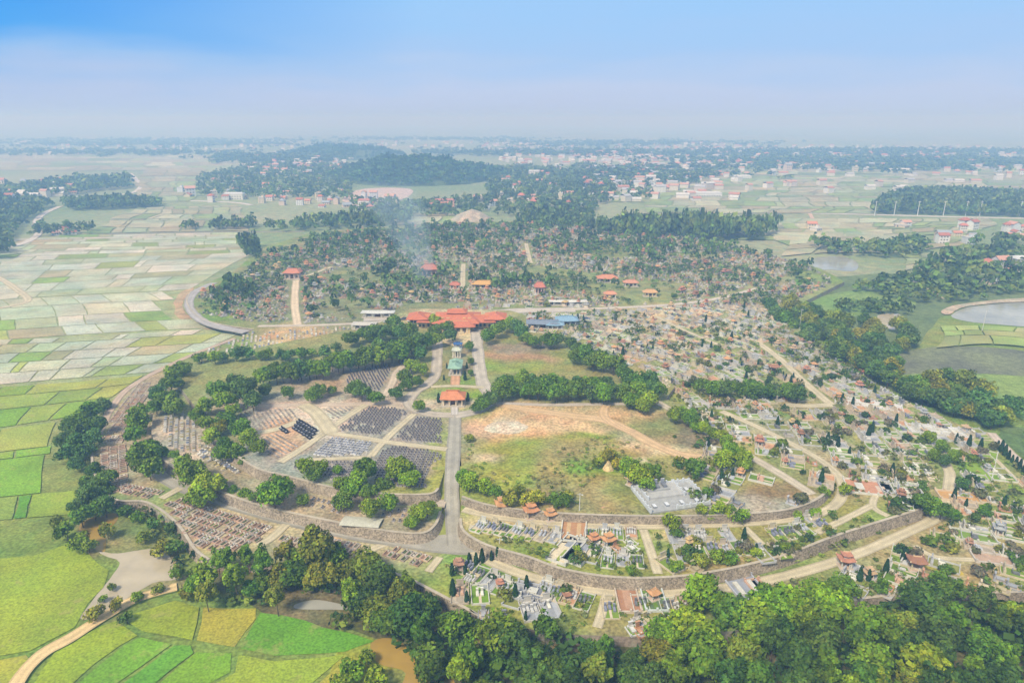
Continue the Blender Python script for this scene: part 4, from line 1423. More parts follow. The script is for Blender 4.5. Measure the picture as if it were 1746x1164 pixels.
wood_poly('grove', [(1440, 500), (1500, 480), (1560, 480), (1620, 500), (1740, 492), (1850, 496), (1850, 508), (1740, 505), (1640, 516), (1560, 520), (1500, 505)], 8, 5, 8, 'scrubby belt behind the green marsh', 22, keep=.75)
wood_poly('grove', [(1418, 528), (1500, 524), (1560, 528), (1550, 540), (1480, 540), (1430, 540)], 7, 4.5, 8, 'scrub in the middle of the green marsh', 23, keep=.8)
wood_poly('grove', [(1720, 745), (1760, 740), (1860, 770), (1860, 860), (1746, 790)], 6, 3.5, 4, 'low scrub at the right edge beside the row of cypresses', 24, keep=.8)
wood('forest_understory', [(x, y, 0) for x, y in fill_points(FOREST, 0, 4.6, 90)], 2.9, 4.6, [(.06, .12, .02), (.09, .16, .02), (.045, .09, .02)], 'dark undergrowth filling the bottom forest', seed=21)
for k, (x0, x1, yb, n) in enumerate([(0, 500, 240, 110), (840, 1300, 246, 260), (1150, 1746, 262, 520), (1150, 1746, 276, 430), (1450, 1800, 282, 200), (380, 560, 272, 220), (560, 900, 238, 120), (-50, 600, 246, 300), (0, 420, 262, 160), (700, 1200, 262, 300), (1000, 1746, 288, 120), (820, 1250, 300, 110)]):
    q = random.Random(k)
    pts = []
    for i in range(n):
        px = x0 + (x1 - x0) * (nz(i * .13, k, 1.7, 3) * .5 + .5 + q.uniform(-.4, .4))
        p = at(px, yb + q.gauss(0, 3.0 if yb > 240 else 1.6), 0)
        for _ in range(3):
            pts.append((p.x + q.uniform(-25, 25), p.y + q.uniform(-30, 30), 0))
    wood('distant_wood', pts, 11, 14, FARG, ['faint tree line on the left horizon', 'hazy tree line behind the middle village', 'hazy wooded village belt at far right', 'nearer hazy tree belt at far right', 'hazy trees at the right edge of the plain', 'hazy trees left of the wooded hill', 'faint trees behind the wooded hill', 'hazy belt of trees across the left plain', 'scattered trees in the nearer left plain', 'scattered trees behind the middle village', 'few hazy trees in the right plain', 'trees between the houses right of the middle village'][k], far=True, seed=60 + k)


# ------------------------------------------------------------------ graves
def tree_hit(x, y, pad=-1.0):
    return False


WHITE, CREAM = (.62, .60, .54), (.58, .50, .36)
GRAN, DGRAN, BLK = (.42, .43, .47), (.16, .165, .18), (.025, .027, .04)
ORANGE, BRICK, REDR = (.62, .25, .12), (.42, .17, .10), (.55, .19, .13)


def grave_mb(kind, m=None, x=0, y=0, z=0, rz=0, q=None, lite=False):
    """small grave forms; appended to m so that both single graves and far masses use them"""
    m = m or MB()
    q = q or rnd
    ca, sa = math.cos(rz), math.sin(rz)

    def B(cx, cy, z0, sx, sy, h, c, top=None, taper=1.0):
        m.box(x + cx * ca - cy * sa, y + cx * sa + cy * ca, z + z0, sx, sy, h, c, rz, top, taper)
    if kind == 'dark':
        B(0, 0, 0, .86, 1.1, .3, (.42, .38, .36), (.37, .34, .33))
        B(0, -.12, .3, .5, .5, .12, (.16, .15, .16))
        if not lite:
            B(0, .45, .3, .56, .14, .5, (.12, .11, .125)); B(0, .42, .8, .64, .2, .08, (.34, .32, .33))
        else:
            B(0, .42, .3, .56, .18, .55, (.12, .11, .125))
    elif kind == 'pale':
        B(0, 0, 0, 1.05, 1.3, .32, (.62, .60, .60), (.58, .56, .57))
        B(0, -.12, .32, .6, .55, .16, (.26, .27, .31))
        B(0, .46, .32, .6, .16, .5, (.20, .21, .27))
        if not lite: B(0, .42, .82, .7, .22, .08, (.7, .7, .7))
    elif kind == 'black':
        B(0, 0, 0, 1.7, 1.25, .5, BLK, (.05, .052, .07)); B(0, .42, .5, 1.5, .28, .75, BLK, (.09, .09, .11))
        if not lite: B(0, -.1, .5, .9, .5, .12, (.3, .3, .33))
    elif kind == 'curb':
        c = q.choice([(.46, .30, .22), (.50, .38, .28), (.42, .34, .29), (.55, .46, .38)])
        fl = q.choice([(.10, .13, .05), (.16, .20, .05), (.24, .15, .10), (.12, .10, .08), (.2, .17, .12)])
        B(0, 0, 0, 1.0, 2.0, .12, fl)
        for s in (-1, 1):
            B(s * .62, 0, 0, .24, 2.5, .42, c); B(0, s * 1.13, 0, 1.0, .24, .40, c)
        B(0, .8, .12, .6, .16, .6, q.choice([(.5, .48, .45), (.35, .33, .32), (.6, .55, .45)]))
        if q.random() < .25: B(0, -.2, .12, .5, .5, .25, q.choice([(.65, .6, .5), (.55, .12, .10), (.6, .5, .12), (.5, .5, .5)]))
    elif kind == 'altar':
        c = q.choice([(.65, .62, .58), (.60, .50, .40), (.24, .28, .40), (.62, .58, .50), (.14, .15, .18), (.55, .33, .22), (.66, .64, .6), (.5, .42, .2), (.36, .38, .44)])
        h_ = q.uniform(.7, 1.3)
        B(0, 0, 0, 1.15, 1.45, .35, (.52, .46, .39)); B(0, -.1, .35, .8, .9, .25, c)
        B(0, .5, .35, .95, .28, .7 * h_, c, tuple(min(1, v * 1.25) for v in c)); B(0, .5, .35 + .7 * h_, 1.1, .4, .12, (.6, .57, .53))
    return m


def rows_in(poly, z, a, b, du, dv, skip=0.0, seed=1, keep_road=True):
    """points in rows parallel to the line a-b (pixels)"""
    q = random.Random(seed)
    A, B_ = at(*a, z), at(*b, z)
    d = (B_ - A); d.z = 0; d.normalize()
    n = Vector((-d.y, d.x, 0))
    wp = [(p.x, p.y) for p in (at(*p, z) for p in poly)]
    us = [(x - A.x) * d.x + (y - A.y) * d.y for x, y in wp]
    vs = [(x - A.x) * n.x + (y - A.y) * n.y for x, y in wp]
    out = []
    v = min(vs)
    while v < max(vs):
        u = min(us)
        while u < max(us):
            x, y = A.x + d.x * u + n.x * v, A.y + d.y * u + n.y * v
            if inside(x, y, wp) and q.random() >= skip and not (keep_road and near_road(x, y, .6)):
                out.append((x + q.uniform(-.12, .12), y + q.uniform(-.12, .12)))
            u += du
        v += dv
    ang = math.atan2(d.y, d.x)
    return out, ang


GR = {'dark': [], 'pale': [], 'black': [], 'curb': [], 'altar': []}


def sector(kind, poly, z, a, b, du, dv, where, skip=0.0, turn=0.0, seed=1):
    pts, ang = rows_in(poly, z, a, b, du, dv, skip, seed, kind != 'black')
    for x, y in pts:
        GR[kind].append((x, y, z, ang + turn, where))


sector('dark', [(634, 694), (698, 700), (676, 722), (655, 744), (572, 735), (600, 712)], Z3, (600, 712), (700, 716), 1.3, 1.75, 'in the upper middle grave sector', .04)
sector('dark', [(712, 708), (752, 710), (752, 762), (668, 750)], Z3, (680, 735), (752, 740), 1.3, 1.7, 'in the grave sector beside the central road', .03)
sector('dark', [(640, 782), (665, 757), (752, 768), (752, 832), (640, 836)], Z3, (640, 790), (752, 794), 1.3, 1.7, 'in the front sector beside the central road', .03)
sector('pale', [(568, 742), (650, 755), (625, 777), (525, 781)], Z3, (560, 755), (640, 765), 1.35, 1.7, 'in the pale bluish grave sector', .02)
sector('dark', [(495, 800), (520, 790), (610, 788), (612, 826), (500, 815)], Z3, (500, 805), (600, 806), 1.3, 1.75, 'in the sector behind the roadside trees', .1)
sector('dark', [(600, 637), (660, 622), (668, 628), (655, 652), (650, 668), (588, 652)], Z3, (600, 650), (660, 642), 1.35, 1.7, 'in the upper back sector', .05)
sector('dark', [(682, 616), (714, 606), (708, 630), (698, 645), (668, 652)], Z3, (680, 635), (712, 628), 1.35, 1.7, 'in the upper back sector', .05)
sector('dark', [(525, 840), (562, 846), (600, 866), (560, 880), (510, 862)], Z2W, (525, 850), (570, 862), 2.0, 3.0, 'between the two ring roads', .1)
sector('dark', [(650, 862), (740, 864), (734, 884), (712, 900), (650, 893)], Z2W, (650, 875), (735, 880), 2.0, 2.8, 'below the roadside trees', .2)
sector('black', [(492, 733), (507, 716), (541, 738), (530, 750)], Z3, (500, 728), (530, 746), 2.0, 2.1, 'in the black block on pale paving')
sector('black', [(470, 733), (478, 728), (490, 738), (482, 742)], Z3, (500, 728), (530, 746), 2.0, 2.1, 'in the small black group')
sector('altar', [(276, 712), (335, 706), (350, 745), (362, 772), (288, 768)], Z2W, (300, 770), (302, 715), 2.0, 2.0, 'in the pale mixed graves at left', .08, PI / 2)
sector('altar', [(335, 768), (365, 758), (420, 800), (405, 812), (340, 785)], Z2W, (340, 768), (400, 805), 1.9, 2.0, 'in the bluish mixed graves at left', .06)
sector('altar', [(430, 568), (620, 556), (600, 585), (470, 598), (350, 612), (330, 606)], Z1, (430, 585), (600, 570), 2.3, 2.8, 'near the left rim', .5)
for pl, a, b in [([(275, 856), (312, 848), (420, 875), (480, 903), (455, 930), (345, 942), (312, 898)], (300, 860), (440, 905)), ([(480, 912), (560, 915), (640, 930), (606, 958), (470, 938)], (500, 915), (600, 935)),
                 ([(664, 930), (744, 948), (724, 976), (655, 955)], (670, 935), (735, 955)), ([(164, 765), (212, 760), (222, 800), (228, 828), (192, 842), (166, 800)], (190, 830), (188, 765)),
                 ([(190, 705), (244, 650), (262, 660), (222, 735), (214, 756), (165, 756)], (185, 745), (245, 665)), ([(205, 822), (290, 838), (262, 852), (215, 848)], (205, 830), (280, 845))]:
    sector('curb', pl, Z1, a, b, 1.5, 2.8, 'in the red curbed plots of the outer ring', .06)

# terraces of soil lines waiting for graves
for poly, a, b in [([(402, 703), (498, 696), (515, 712), (440, 734), (416, 728)], (420, 730), (402, 703)), ([(545, 694), (614, 692), (562, 730), (542, 716)], (548, 700), (575, 718)),
                   ([(446, 746), (478, 738), (520, 766), (482, 784), (456, 776)], (455, 748), (500, 775))]:
    m = MB()
    pts, ang = rows_in(poly, Z3, a, b, 1.3, 1.75, 0, 3)
    for x, y in pts:
        m.box(x, y, Z3, 1.5, .5, .28, rnd.choice([(.33, .28, .25), (.42, .38, .34), (.25, .22, .20)]), ang)
    tag(m.build('grave_row_curbs', M_PAINT), None, 'kerb lines', kind='stuff')

GNAME = {'dark': ('headstone_grave', 'grave', 'dark headstone grave', 'dark headstone graves in sectors'), 'pale': ('pale_grave', 'grave', 'pale slab grave', 'pale graves with bluish slabs'),
         'black': ('black_tomb', 'tomb', 'black stone tomb', 'black tombs in rows'), 'curb': ('curbed_grave', 'grave', 'low curbed grave', 'curbed graves of the outer ring'),
         'altar': ('altar_grave', 'grave', 'stepped grave', 'stepped graves of mixed colours')}
GCAP = {'dark': 300, 'pale': 300, 'black': 300, 'curb': 300, 'altar': 300}
for kind, lst in GR.items():
    lst.sort(key=lambda t: t[1])
    nm, cat, desc, grp = GNAME[kind]
    q = random.Random(9)
    vs = [grave_mb(kind, q=q).mesh(nm, M_TINT) for _ in range(10 if kind in ('curb', 'altar') else 1)]
    for x, y, z, rz, where in lst[:GCAP[kind]]:
        rz += q.uniform(-.07, .07)
        o = link(nm, q.choice(vs), None, (x, y, z), rz)
        k = q.uniform(.8, 1.25)
        o.color = (k, k, k, 1)
        reg(o, cat, desc, where, grp)
    rest = lst[GCAP[kind]:]
    if rest:
        m = MB()
        for x, y, z, rz, where in rest:
            grave_mb(kind, m, x, y, z, rz, q, True)
        tag(m.build(nm + '_field', M_PAINT), 'further rows of ' + desc + 's behind the nearer ones', 'graves', kind='stuff')


# ------------------------------------------------------------------ family plots and shrines on the right
def plot_variant(k, q):
    """a family plot 6 x 10 m; returns {part: MB}"""
    fl = MB(); cb = MB(); out = []
    style = k % 7
    wallc = [WHITE, (.55, .52, .48), CREAM, (.5, .5, .52), (.62, .50, .36), WHITE, (.5, .42, .33)][style]
    floor = [(.17, .29, .03), (.42, .43, .46), (.20, .29, .04), (.26, .27, .08), (.56, .31, .18), (.14, .24, .03), (.52, .44, .34)][style]
    hw, hl = 2.85, 4.8
    fl.box(0, 0, 0, hw * 2, hl * 2, .14, floor)
    th = .26
    hh = q.choice([.4, .55, .75])
    for s in (-1, 1):
        cb.box(s * hw, 0, 0, th, hl * 2 + th, hh, wallc)
        if s > 0 or q.random() < .55:
            cb.box(0, s * hl, 0, hw * 2 - th, th, hh, wallc)
        for t in (-1, 1):
            cb.box(s * hw, t * hl, hh, th * 1.5, th * 1.5, .35, wallc)
    if style in (1, 6):
        fl.box(0, -1, .14, 2.2, 6, .10, tuple(v * .75 for v in floor))
    if style in (0, 2, 5):
        fl.box(0, -1.8, .14, .9, 5, .06, (.62, .52, .38))
    n = q.choice([1, 2, 2, 3, 4])
    tc = q.choice([DGRAN, GRAN, WHITE, (.5, .33, .24), (.22, .23, .3), (.48, .47, .46)])
    for i in range(n):
        x = (i - (n - 1) / 2) * (1.25 if n > 3 else 1.6)
        y = q.uniform(-.3, .9)
        tb, hs = MB(), MB(); out += [('grave_slab', tb), ('headstone', hs)]
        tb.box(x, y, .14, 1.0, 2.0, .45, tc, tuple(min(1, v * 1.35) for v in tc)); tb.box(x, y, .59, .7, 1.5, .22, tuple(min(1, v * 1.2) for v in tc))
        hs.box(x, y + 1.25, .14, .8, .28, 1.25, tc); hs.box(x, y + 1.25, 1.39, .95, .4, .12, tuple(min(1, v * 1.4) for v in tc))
    if style in (1, 4, 6) or q.random() < .3:
        hs = MB(); out.append(('altar_screen', hs))
        hs.box(0, 3.6, .14, 3.4, .9, .7, wallc); hs.box(0, 3.8, .84, 2.4, .3, 1.5, wallc, WHITE); hs.box(0, 3.8, 2.34, 2.8, .5, .16, tuple(v * .8 for v in wallc))
        for s in (-1, 1): hs.box(s * 1.9, 3.8, .14, .35, .35, 1.6, wallc)
    return [('floor', fl), ('curb_wall', cb)] + out


q0 = random.Random(31)
PV = []
for k in range(21):
    parts = plot_variant(k, q0)
    style = k % 7
    desc = ['grassy family tomb with white kerb', 'granite paved family tomb', 'grassy family tomb with cream kerb', 'overgrown family tomb', 'orange paved family tomb', 'bright green family tomb', 'beige paved family tomb'][style]
    PV.append(([(n, b.mesh(n, M_PAINT)) for n, b in parts], parts, desc))


def shrine_variant(k, q):
    base, col, rf, orn = MB(), MB(), MB(), MB()
    rc = [(.58, .31, .15), (.56, .27, .14), (.40, .22, .15), (.50, .35, .22), (.48, .22, .15), (.34, .17, .11), (.56, .40, .19), (.38, .39, .40)][k % 8]
    wc = [WHITE, CREAM, (.62, .5, .38), (.7, .62, .5)][k % 4]
    S_ = 1.0
    base.box(0, 0, 0, 4.0, 3.6, .35, (.55, .5, .44)); base.box(0, 0, .35, 3.5, 3.1, .2, (.6, .45, .35))
    for a in (-1, 1):
        for b in (-1, 1):
            col.box(a * 1.35, b * 1.15, .55, .32, .32, 2.3, wc)
    base.box(0, 1.1, .55, 2.5, .2, 2.1, wc); base.box(0, .4, .55, 1.5, .8, .9, (.4, .3, .25))
    col.box(0, -1.15, 2.55, 3.0, .3, .3, wc); col.box(0, 1.15, 2.55, 3.0, .3, .3, wc)
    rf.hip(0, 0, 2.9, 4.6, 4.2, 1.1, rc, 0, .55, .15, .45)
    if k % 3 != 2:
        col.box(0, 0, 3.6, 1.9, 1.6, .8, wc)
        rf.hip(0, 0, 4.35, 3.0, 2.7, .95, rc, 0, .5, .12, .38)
        zt = 5.3
    else:
        zt = 4.0
    orn.box(0, 0, zt - .12, 1.9, .2, .28, (.75, .5, .3))
    for s in (-1, 1):
        orn.box(s * .95, 0, zt, .22, .2, .5, (.8, .6, .35), 0, None, .4)
        for t in (-1, 1):
            orn.box(s * 2.2, t * 2.0, 3.25, .28, .28, .45, (.8, .62, .4), 0, None, .3)
    return [('base', base), ('column_frame', col), ('roof', rf), ('ridge_ornament', orn)], ['orange', 'orange red', 'dark brick', 'light brown', 'red', 'maroon', 'ochre', 'grey'][k % 8]


SV = []
for k in range(16):
    parts, cn = shrine_variant(k, q0)
    SV.append(([(n, b.mesh(n, M_PAINT)) for n, b in parts], parts, cn))


def put(name, meshes, loc, rz, scale=None):
    t = empty(name, loc, rz, scale)
    for n, me in meshes:
        if len(me.vertices): link(n, me, t)
    return t


def where_of(px, py, z):
    if z == Z2: return 'on the middle shrine terrace' if px < 1430 else 'right of the curved terrace path'
    if z == Z3: return 'behind the upper curved wall'
    if px > 1000 and py > 880 and px < 1480: return 'in front of the long curved wall'
    if py > 870 and px < 1001: return 'below the road junction'
    if px >= 1440 and py > 860: return 'in the lower right corner'
    if py > 740: return 'in the right hand tomb field'
    if py > 640: return 'in the upper right tomb field'
    return 'in the far tomb field'


CEN = at(795, 700, Z3)
plots, shrines, cyps, bushes = [], [], [], []
NO = [[(1105, 818), (1150, 808), (1215, 830), (1220, 862), (1150, 875), (1108, 852)],          # granite monument
      [(1260, 828), (1345, 828), (1350, 862), (1260, 868)],                                        # mound
      [(1452, 815), (1512, 826), (1505, 850), (1450, 840)],
      [(804, 905), (965, 925), (960, 968), (880, 942), (800, 915)],                                # grass
      [(1555, 745), (1800, 860), (1746, 870), (1640, 790)],
      [(1040, 905), (1096, 905), (1110, 950), (1050, 950)] if False else [(0, 0), (1, 0), (0, 1)],
      [(780, 820), (1180, 760), (1230, 745), (1135, 660), (1085, 628), (985, 588), (900, 562), (850, 560), (780, 600)],
      [(1345, 565), (1410, 600), (1470, 645), (1545, 685), (1640, 725), (1746, 730), (1900, 700), (1600, 480), (1290, 515)],
      [(1185, 652), (1380, 652), (1380, 680), (1185, 680)]]
ZONES = [(Z2, lambda px, py: py < 985), (Z1, lambda px, py: px > 770), (Z3, lambda px, py: px > 1180 or (py < 660 and px > 895))]


def rad_grid():
    r = 62.0
    while r < 560:
        big = r < 230
        sr = 8.6 if big else 6.3
        st = 5.1 if big else 4.5
        n = int(2 * PI * r / st)
        off = rnd.uniform(0, 1)
        for i in range(n):
            th = 2 * PI * (i + off) / n
            x, y = CEN.x + r * math.cos(th) + rnd.uniform(-.3, .3), CEN.y + r * math.sin(th) + rnd.uniform(-.5, .5)
            if y < 60: continue
            for z, ok in ZONES:
                px, py = pix((x, y, z))
                if px < 765 or px > 1800 or py < 520 or py > 1120: continue
                if zat(px, py) != z or not ok(px, py): continue
                if z != Z3:
                    # the whole plot must lie on its own terrace
                    bad = False
                    for dx, dy in ((3, 0), (-3, 0), (0, 3.6), (0, -3.6)):
                        qx, qy = pix((x + dx, y + dy, z))
                        if zat(qx, qy) != z: bad = True; break
                    if bad: continue
                yield x, y, z, px, py, th, r, big
                break
        r += sr


for x, y, z, px, py, th, r, big in rad_grid():
    if any(inside(px, py, q) for q in NO): continue
    rz = th + PI / 2          # local +y points to the centre of the site
    if near_road(x, y, 2.0 if big else 1.2): continue
    if py > 1010 and px > 1150 and px < 1450: continue
    dens = nz(x, y, .02, 5)
    u = rnd.random()
    far = py < 640
    if u < (.13 if not far else .26) - dens * .25:
        k = rnd.random()
        if k < .6 and py > 640:
            for _ in range(rnd.choice([1, 2, 3])):
                bushes.append((x + rnd.uniform(-3, 3), y + rnd.uniform(-4, 4), z, px, py))
        continue
    s = (.78, .78) if big else (.66, .57)
    plots.append((x, y, z, rz, px, py, s, rnd.randrange(21)))
    if rnd.random() < (.17 if big else .07):
        d = 3.3 * s[1]
        shrines.append((x - math.cos(th) * d, y - math.sin(th) * d, z, rz, px, py, rnd.choice([.62, .75, .85, 1.0]) * (s[0] if big else .75), rnd.randrange(16)))
    if rnd.random() < (.17 if not far else .10):
        for sg in (-1, 1):
            if rnd.random() < .75:
                cx, cy = sg * 2.3 * s[0], rnd.choice([-3.6, 3.4, 0]) * s[1]
                cyps.append((x + cx * math.cos(rz) - cy * math.sin(rz), y + cx * math.sin(rz) + cy * math.cos(rz), z, px, py))

def bake(m, parts, x, y, z, rz, s, tint=1.0, names=None):
    ca, sa = math.cos(rz), math.sin(rz)
    for n, b in parts:
        if names and n not in names: continue
        k = len(m.v)
        for v in b.v:
            a, c = v[0] * s[0], v[1] * s[1]
            m.v.append((x + a * ca - c * sa, y + a * sa + c * ca, z + v[2]))
        for f in b.f: m.f.append(tuple(i + k for i in f))
        m.c += [tuple(q * tint for q in c_) for c_ in b.c]


shrines.sort(key=lambda t: t[1])
for x, y, z, rz, px, py, s, k in shrines[:280]:
    me, parts, cn = SV[k]
    t = put('tomb_shrine', me, (x, y, z + .15), rz, (s, s, s))
    reg(t, 'shrine', f'{cn} roofed tomb shrine', where_of(px, py, z), 'small tiled tomb shrines')
m = MB()
for x, y, z, rz, px, py, s, k in shrines[280:]:
    bake(m, SV[k][1], x, y, z, rz, (s, s), rnd.uniform(.85, 1.1))
if m.f: tag(m.build('shrine_cluster', M_PAINT), 'further small tiled shrines in the far tomb field', 'shrines', kind='stuff')

# three large gate-like shrines seen at the start of the terrace, and others read from the photo
for px, py, s, k, lb in [(857, 872, 1.45, 0, 'large orange double roofed shrine, leftmost beside the upper wall'), (905, 882, 1.45, 1, 'large orange red double roofed shrine, second from left below the upper wall'),
                         (938, 886, 1.15, 0, 'narrow orange shrine just right of the two large orange shrines'), (1077, 826, 1.2, 3, 'brown roofed shrine left of the grey granite monument'),
                         (1108, 822, 1.1, 0, 'orange topped shrine at the left corner of the grey granite monument'), (1037, 930, 1.2, 0, 'orange hip roofed shrine beside the open white walled plots'),
                         (1012, 926, 1.0, 1, 'small orange red shrine left of the orange hip roofed one'), (1440, 966, 1.35, 4, 'red double roofed shrine beside the lower path, above the forest'),
                         (1318, 635, 1.6, 5, 'long maroon roofed shrine in the upper right tomb field'), (1262, 812, .9, 0, 'lone orange shrine at the right corner of the grass field'),
                         (1480, 985, 1.0, 3, 'brown shrine between dark cypresses at lower right'), (1560, 970, 1.5, 5, 'red roofed shrine near the lower right wall')]:
    me, parts, cn = SV[k]
    p = g(px, py)
    t = put('tomb_shrine', me, p, math.atan2(CEN.y - p.y, CEN.x - p.x) - PI / 2 if px < 1300 else rnd.uniform(-.3, .3), (s * .68, s * .68, s * .68))
    tag(t, lb, 'shrine', 'small tiled tomb shrines')

# ------------------------------------------------------------------ smaller tombs in the gaps
for px, py, k, sc_, tilt in [(818, 899, 0, .62, .5), (838, 901, 2, .62, .5), (858, 904, 5, .66, .5), (880, 908, 0, .66, .5), (902, 911, 2, .66, .5), (924, 914, 6, .62, .5), (944, 916, 1, .62, .5), (1006, 912, 5, .6, .2), (1030, 912, 3, .6, .2), (1052, 911, 0, .6, .1), (1076, 910, 4, .55, .1),
                              (1036, 958, 0, .6, .2), (1062, 955, 1, .6, .2), (1010, 948, 3, .7, .4), (1086, 958, 5, .6, .1), (1150, 915, 8, .7, 0), (1172, 915, 1, .7, 0), (1194, 916, 15, .7, 0), (1166, 945, 1, .8, 0), (1190, 940, 7, .7, 0), (1215, 936, 2, .7, -.1), (1240, 914, 1, .6, -.1), (1238, 940, 6, .7, -.1), (1262, 935, 5, .7, -.1),
                              (1325, 912, 2, .7, -.2), (1346, 908, 5, .7, -.2), (1368, 903, 0, .7, -.3), (1330, 940, 9, .7, -.2), (1384, 888, 8, .6, -.3), (1402, 895, 2, .7, -.3), (1300, 948, 3, .7, -.2), (798, 968, 2, .7, .5), (816, 980, 5, .7, .5), (836, 992, 1, .7, .5), (858, 1003, 0, .7, .5), (800, 990, 9, .6, .5),
                              (930, 1004, 0, .7, .4), (950, 1012, 2, .7, .4), (972, 1018, 4, .7, .4), (996, 1026, 5, .7, .4), (1040, 1040, 2, .7, 0), (1092, 1030, 5, .7, 0), (1140, 1035, 5, .7, 0), (1160, 1040, 4, .7, 0), (880, 1020, 3, .8, .4)]:
    z_ = zat(px, py)
    p_ = at(px, py, z_)
    me, parts, desc = PV[k % 21]
    t = put('family_tomb', me, p_, -tilt, (sc_, sc_, 1))
    reg(t, 'family tomb', desc, where_of(px, py, z_), 'walled family tombs on the terraces')
    plots.append((p_.x, p_.y, z_, -tilt, px, py, (sc_, sc_), -1))
plots = [p for p in plots if p[7] < 0 or not any(q_[7] < 0 and math.hypot(q_[0] - p[0], q_[1] - p[1]) < 5.0 for q_ in plots)]
plots.sort(key=lambda t: t[1])
GP = [p for p in plots if p[7] >= 0]
NP = 250
for x, y, z, rz, px, py, s, k in GP[:NP]:
    me, parts, desc = PV[k]
    t = put('family_tomb', me, (x, y, z), rz, (s[0], s[1], 1))
    reg(t, 'family tomb', desc, where_of(px, py, z), 'walled family tombs on the terraces')


m = MB()
for x, y, z, rz, px, py, s, k in GP[NP:]:
    bake(m, PV[k][1], x, y, z, rz, s, rnd.uniform(.8, 1.15))
tag(m.build('tomb_plots', M_PAINT), 'countless further walled tombs spreading behind the nearer ones', 'tombs', kind='stuff')
OCC = set()
for x, y, z, rz, px, py, s, k in plots:
    ca, sa = math.cos(rz), math.sin(rz)
    for i in range(-3, 4):
        for j in range(-5, 6):
            a, b = i / 3 * 3.2 * s[0], j / 5 * 5.3 * s[1]
            OCC.add((round(x + a * ca - b * sa), round(y + a * sa + b * ca)))
STYLES = 9


def small_tomb(k, q, m=None, x=0, y=0, z=0, rz=0, lite=False):
    m = m or MB()
    ca, sa = math.cos(rz), math.sin(rz)

    def B(cx, cy, z0, sx, sy, h, c, top=None, taper=1.0):
        m.box(x + cx * ca - cy * sa, y + cx * sa + cy * ca, z + z0, sx, sy, h, c, rz, top, taper)
    c = [(.60, .57, .52), (.44, .44, .47), (.62, .34, .20), (.66, .56, .42), (.30, .31, .34), (.50, .26, .17), (.66, .65, .62), (.55, .48, .30), (.48, .44, .40)][k % STYLES]
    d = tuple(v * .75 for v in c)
    f = [(.18, .27, .04), (.45, .35, .24), (.42, .42, .44)][k % 3]
    B(0, 0, 0, 2.5, 3.3, .18, f)
    for s in (-1, 1): B(s * 1.3, 0, 0, .2, 3.5, .42, c)
    B(0, -1.65, 0, 2.4, .2, .4, c)
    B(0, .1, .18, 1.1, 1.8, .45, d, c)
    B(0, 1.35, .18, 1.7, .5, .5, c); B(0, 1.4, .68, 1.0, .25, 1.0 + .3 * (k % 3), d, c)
    if not lite:
        B(0, 1.4, 1.68 + .3 * (k % 3), 1.3, .5, .14, c)
        for s in (-1, 1): B(s * 1.3, -1.65, .42, .3, .3, .35, c)
    return m


smalls = []
for zz, ok in ZONES:
    for x, y in fill_points([(765, 520), (1800, 520), (1800, 1090), (765, 1090)], zz, 3.6, int(zz)):
        px, py = pix((x, y, zz))
        if zat(px, py) != zz or not ok(px, py) or (round(x), round(y)) in OCC: continue
        if (round(x + 1), round(y + 1)) in OCC or (round(x - 1), round(y - 1)) in OCC or (round(x + 1), round(y - 1)) in OCC or (round(x - 1), round(y + 1)) in OCC: continue
        if any(inside(px, py, q) for q in NO) or near_road(x, y, 1.6): continue
        if py > 1005 and 1150 < px < 1450: continue
        if nz(x, y, .03, 51) > (.12 if py > 700 else .3) or rnd.random() < .2:
            if rnd.random() < .12: bushes.append((x, y, zz, px, py))
            continue
        smalls.append((x, y, zz, math.atan2(CEN.y - y, CEN.x - x) - PI / 2 + rnd.uniform(-.08, .08), rnd.randrange(STYLES), px, py))
smalls.sort(key=lambda t: t[1])
STM = [small_tomb(k, rnd).mesh('small_tomb', M_TINT) for k in range(STYLES)]
STN = ['off white', 'grey granite', 'orange', 'cream', 'charcoal', 'brick red', 'white', 'ochre', 'grey brown']
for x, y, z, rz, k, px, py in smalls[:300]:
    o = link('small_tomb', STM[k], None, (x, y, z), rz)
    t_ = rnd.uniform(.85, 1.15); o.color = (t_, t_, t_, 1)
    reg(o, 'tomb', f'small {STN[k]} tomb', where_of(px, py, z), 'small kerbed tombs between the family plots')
m = MB()
for x, y, z, rz, k, px, py in smalls[300:]:
    small_tomb(k, rnd, m, x, y, z, rz, True)
tag(m.build('small_tomb_field', M_PAINT), 'crowd of further small tombs on the right slope', 'tombs', kind='stuff')

# cypresses
for k in range(9):
    for (x0, y0, x1, y1) in [(1700, 765, 1750, 812)]:
        t_ = k / 8
        p = at(x0 + (x1 - x0) * t_, y0 + (y1 - y0) * t_, Z1)
        cyps.insert(0, (p.x, p.y, Z1, 1700, 800))
for px, py in [(748, 686), (798, 684), (757, 648), (793, 648), (762, 628), (796, 628), (1480, 990), (1487, 985), (1510, 975), (800, 960), (812, 962), (822, 958), (838, 955), (848, 952), (1465, 990), (1540, 955)]:
    p = g(px, py); cyps.append((p.x, p.y, p.z, px, py))
cyps.sort(key=lambda t: t[1])
for i, (x, y, z, px, py) in enumerate(cyps[:290]):
    s = rnd.uniform(.55, 1.05)
    o = link('cypress', rnd.choice(CYP), None, (x, y, z), rnd.uniform(0, 6), (s * 1.1, s * 1.1, s))
    k = rnd.uniform(.7, 1.3)
    o.color = (.022 * k, .06 * k, .022 * k, 1)
    reg(o, 'cypress', 'slim dark cypress', where_of(px, py, z) if px > 800 else 'around the red roofed house', 'slim dark cypresses among the tombs')

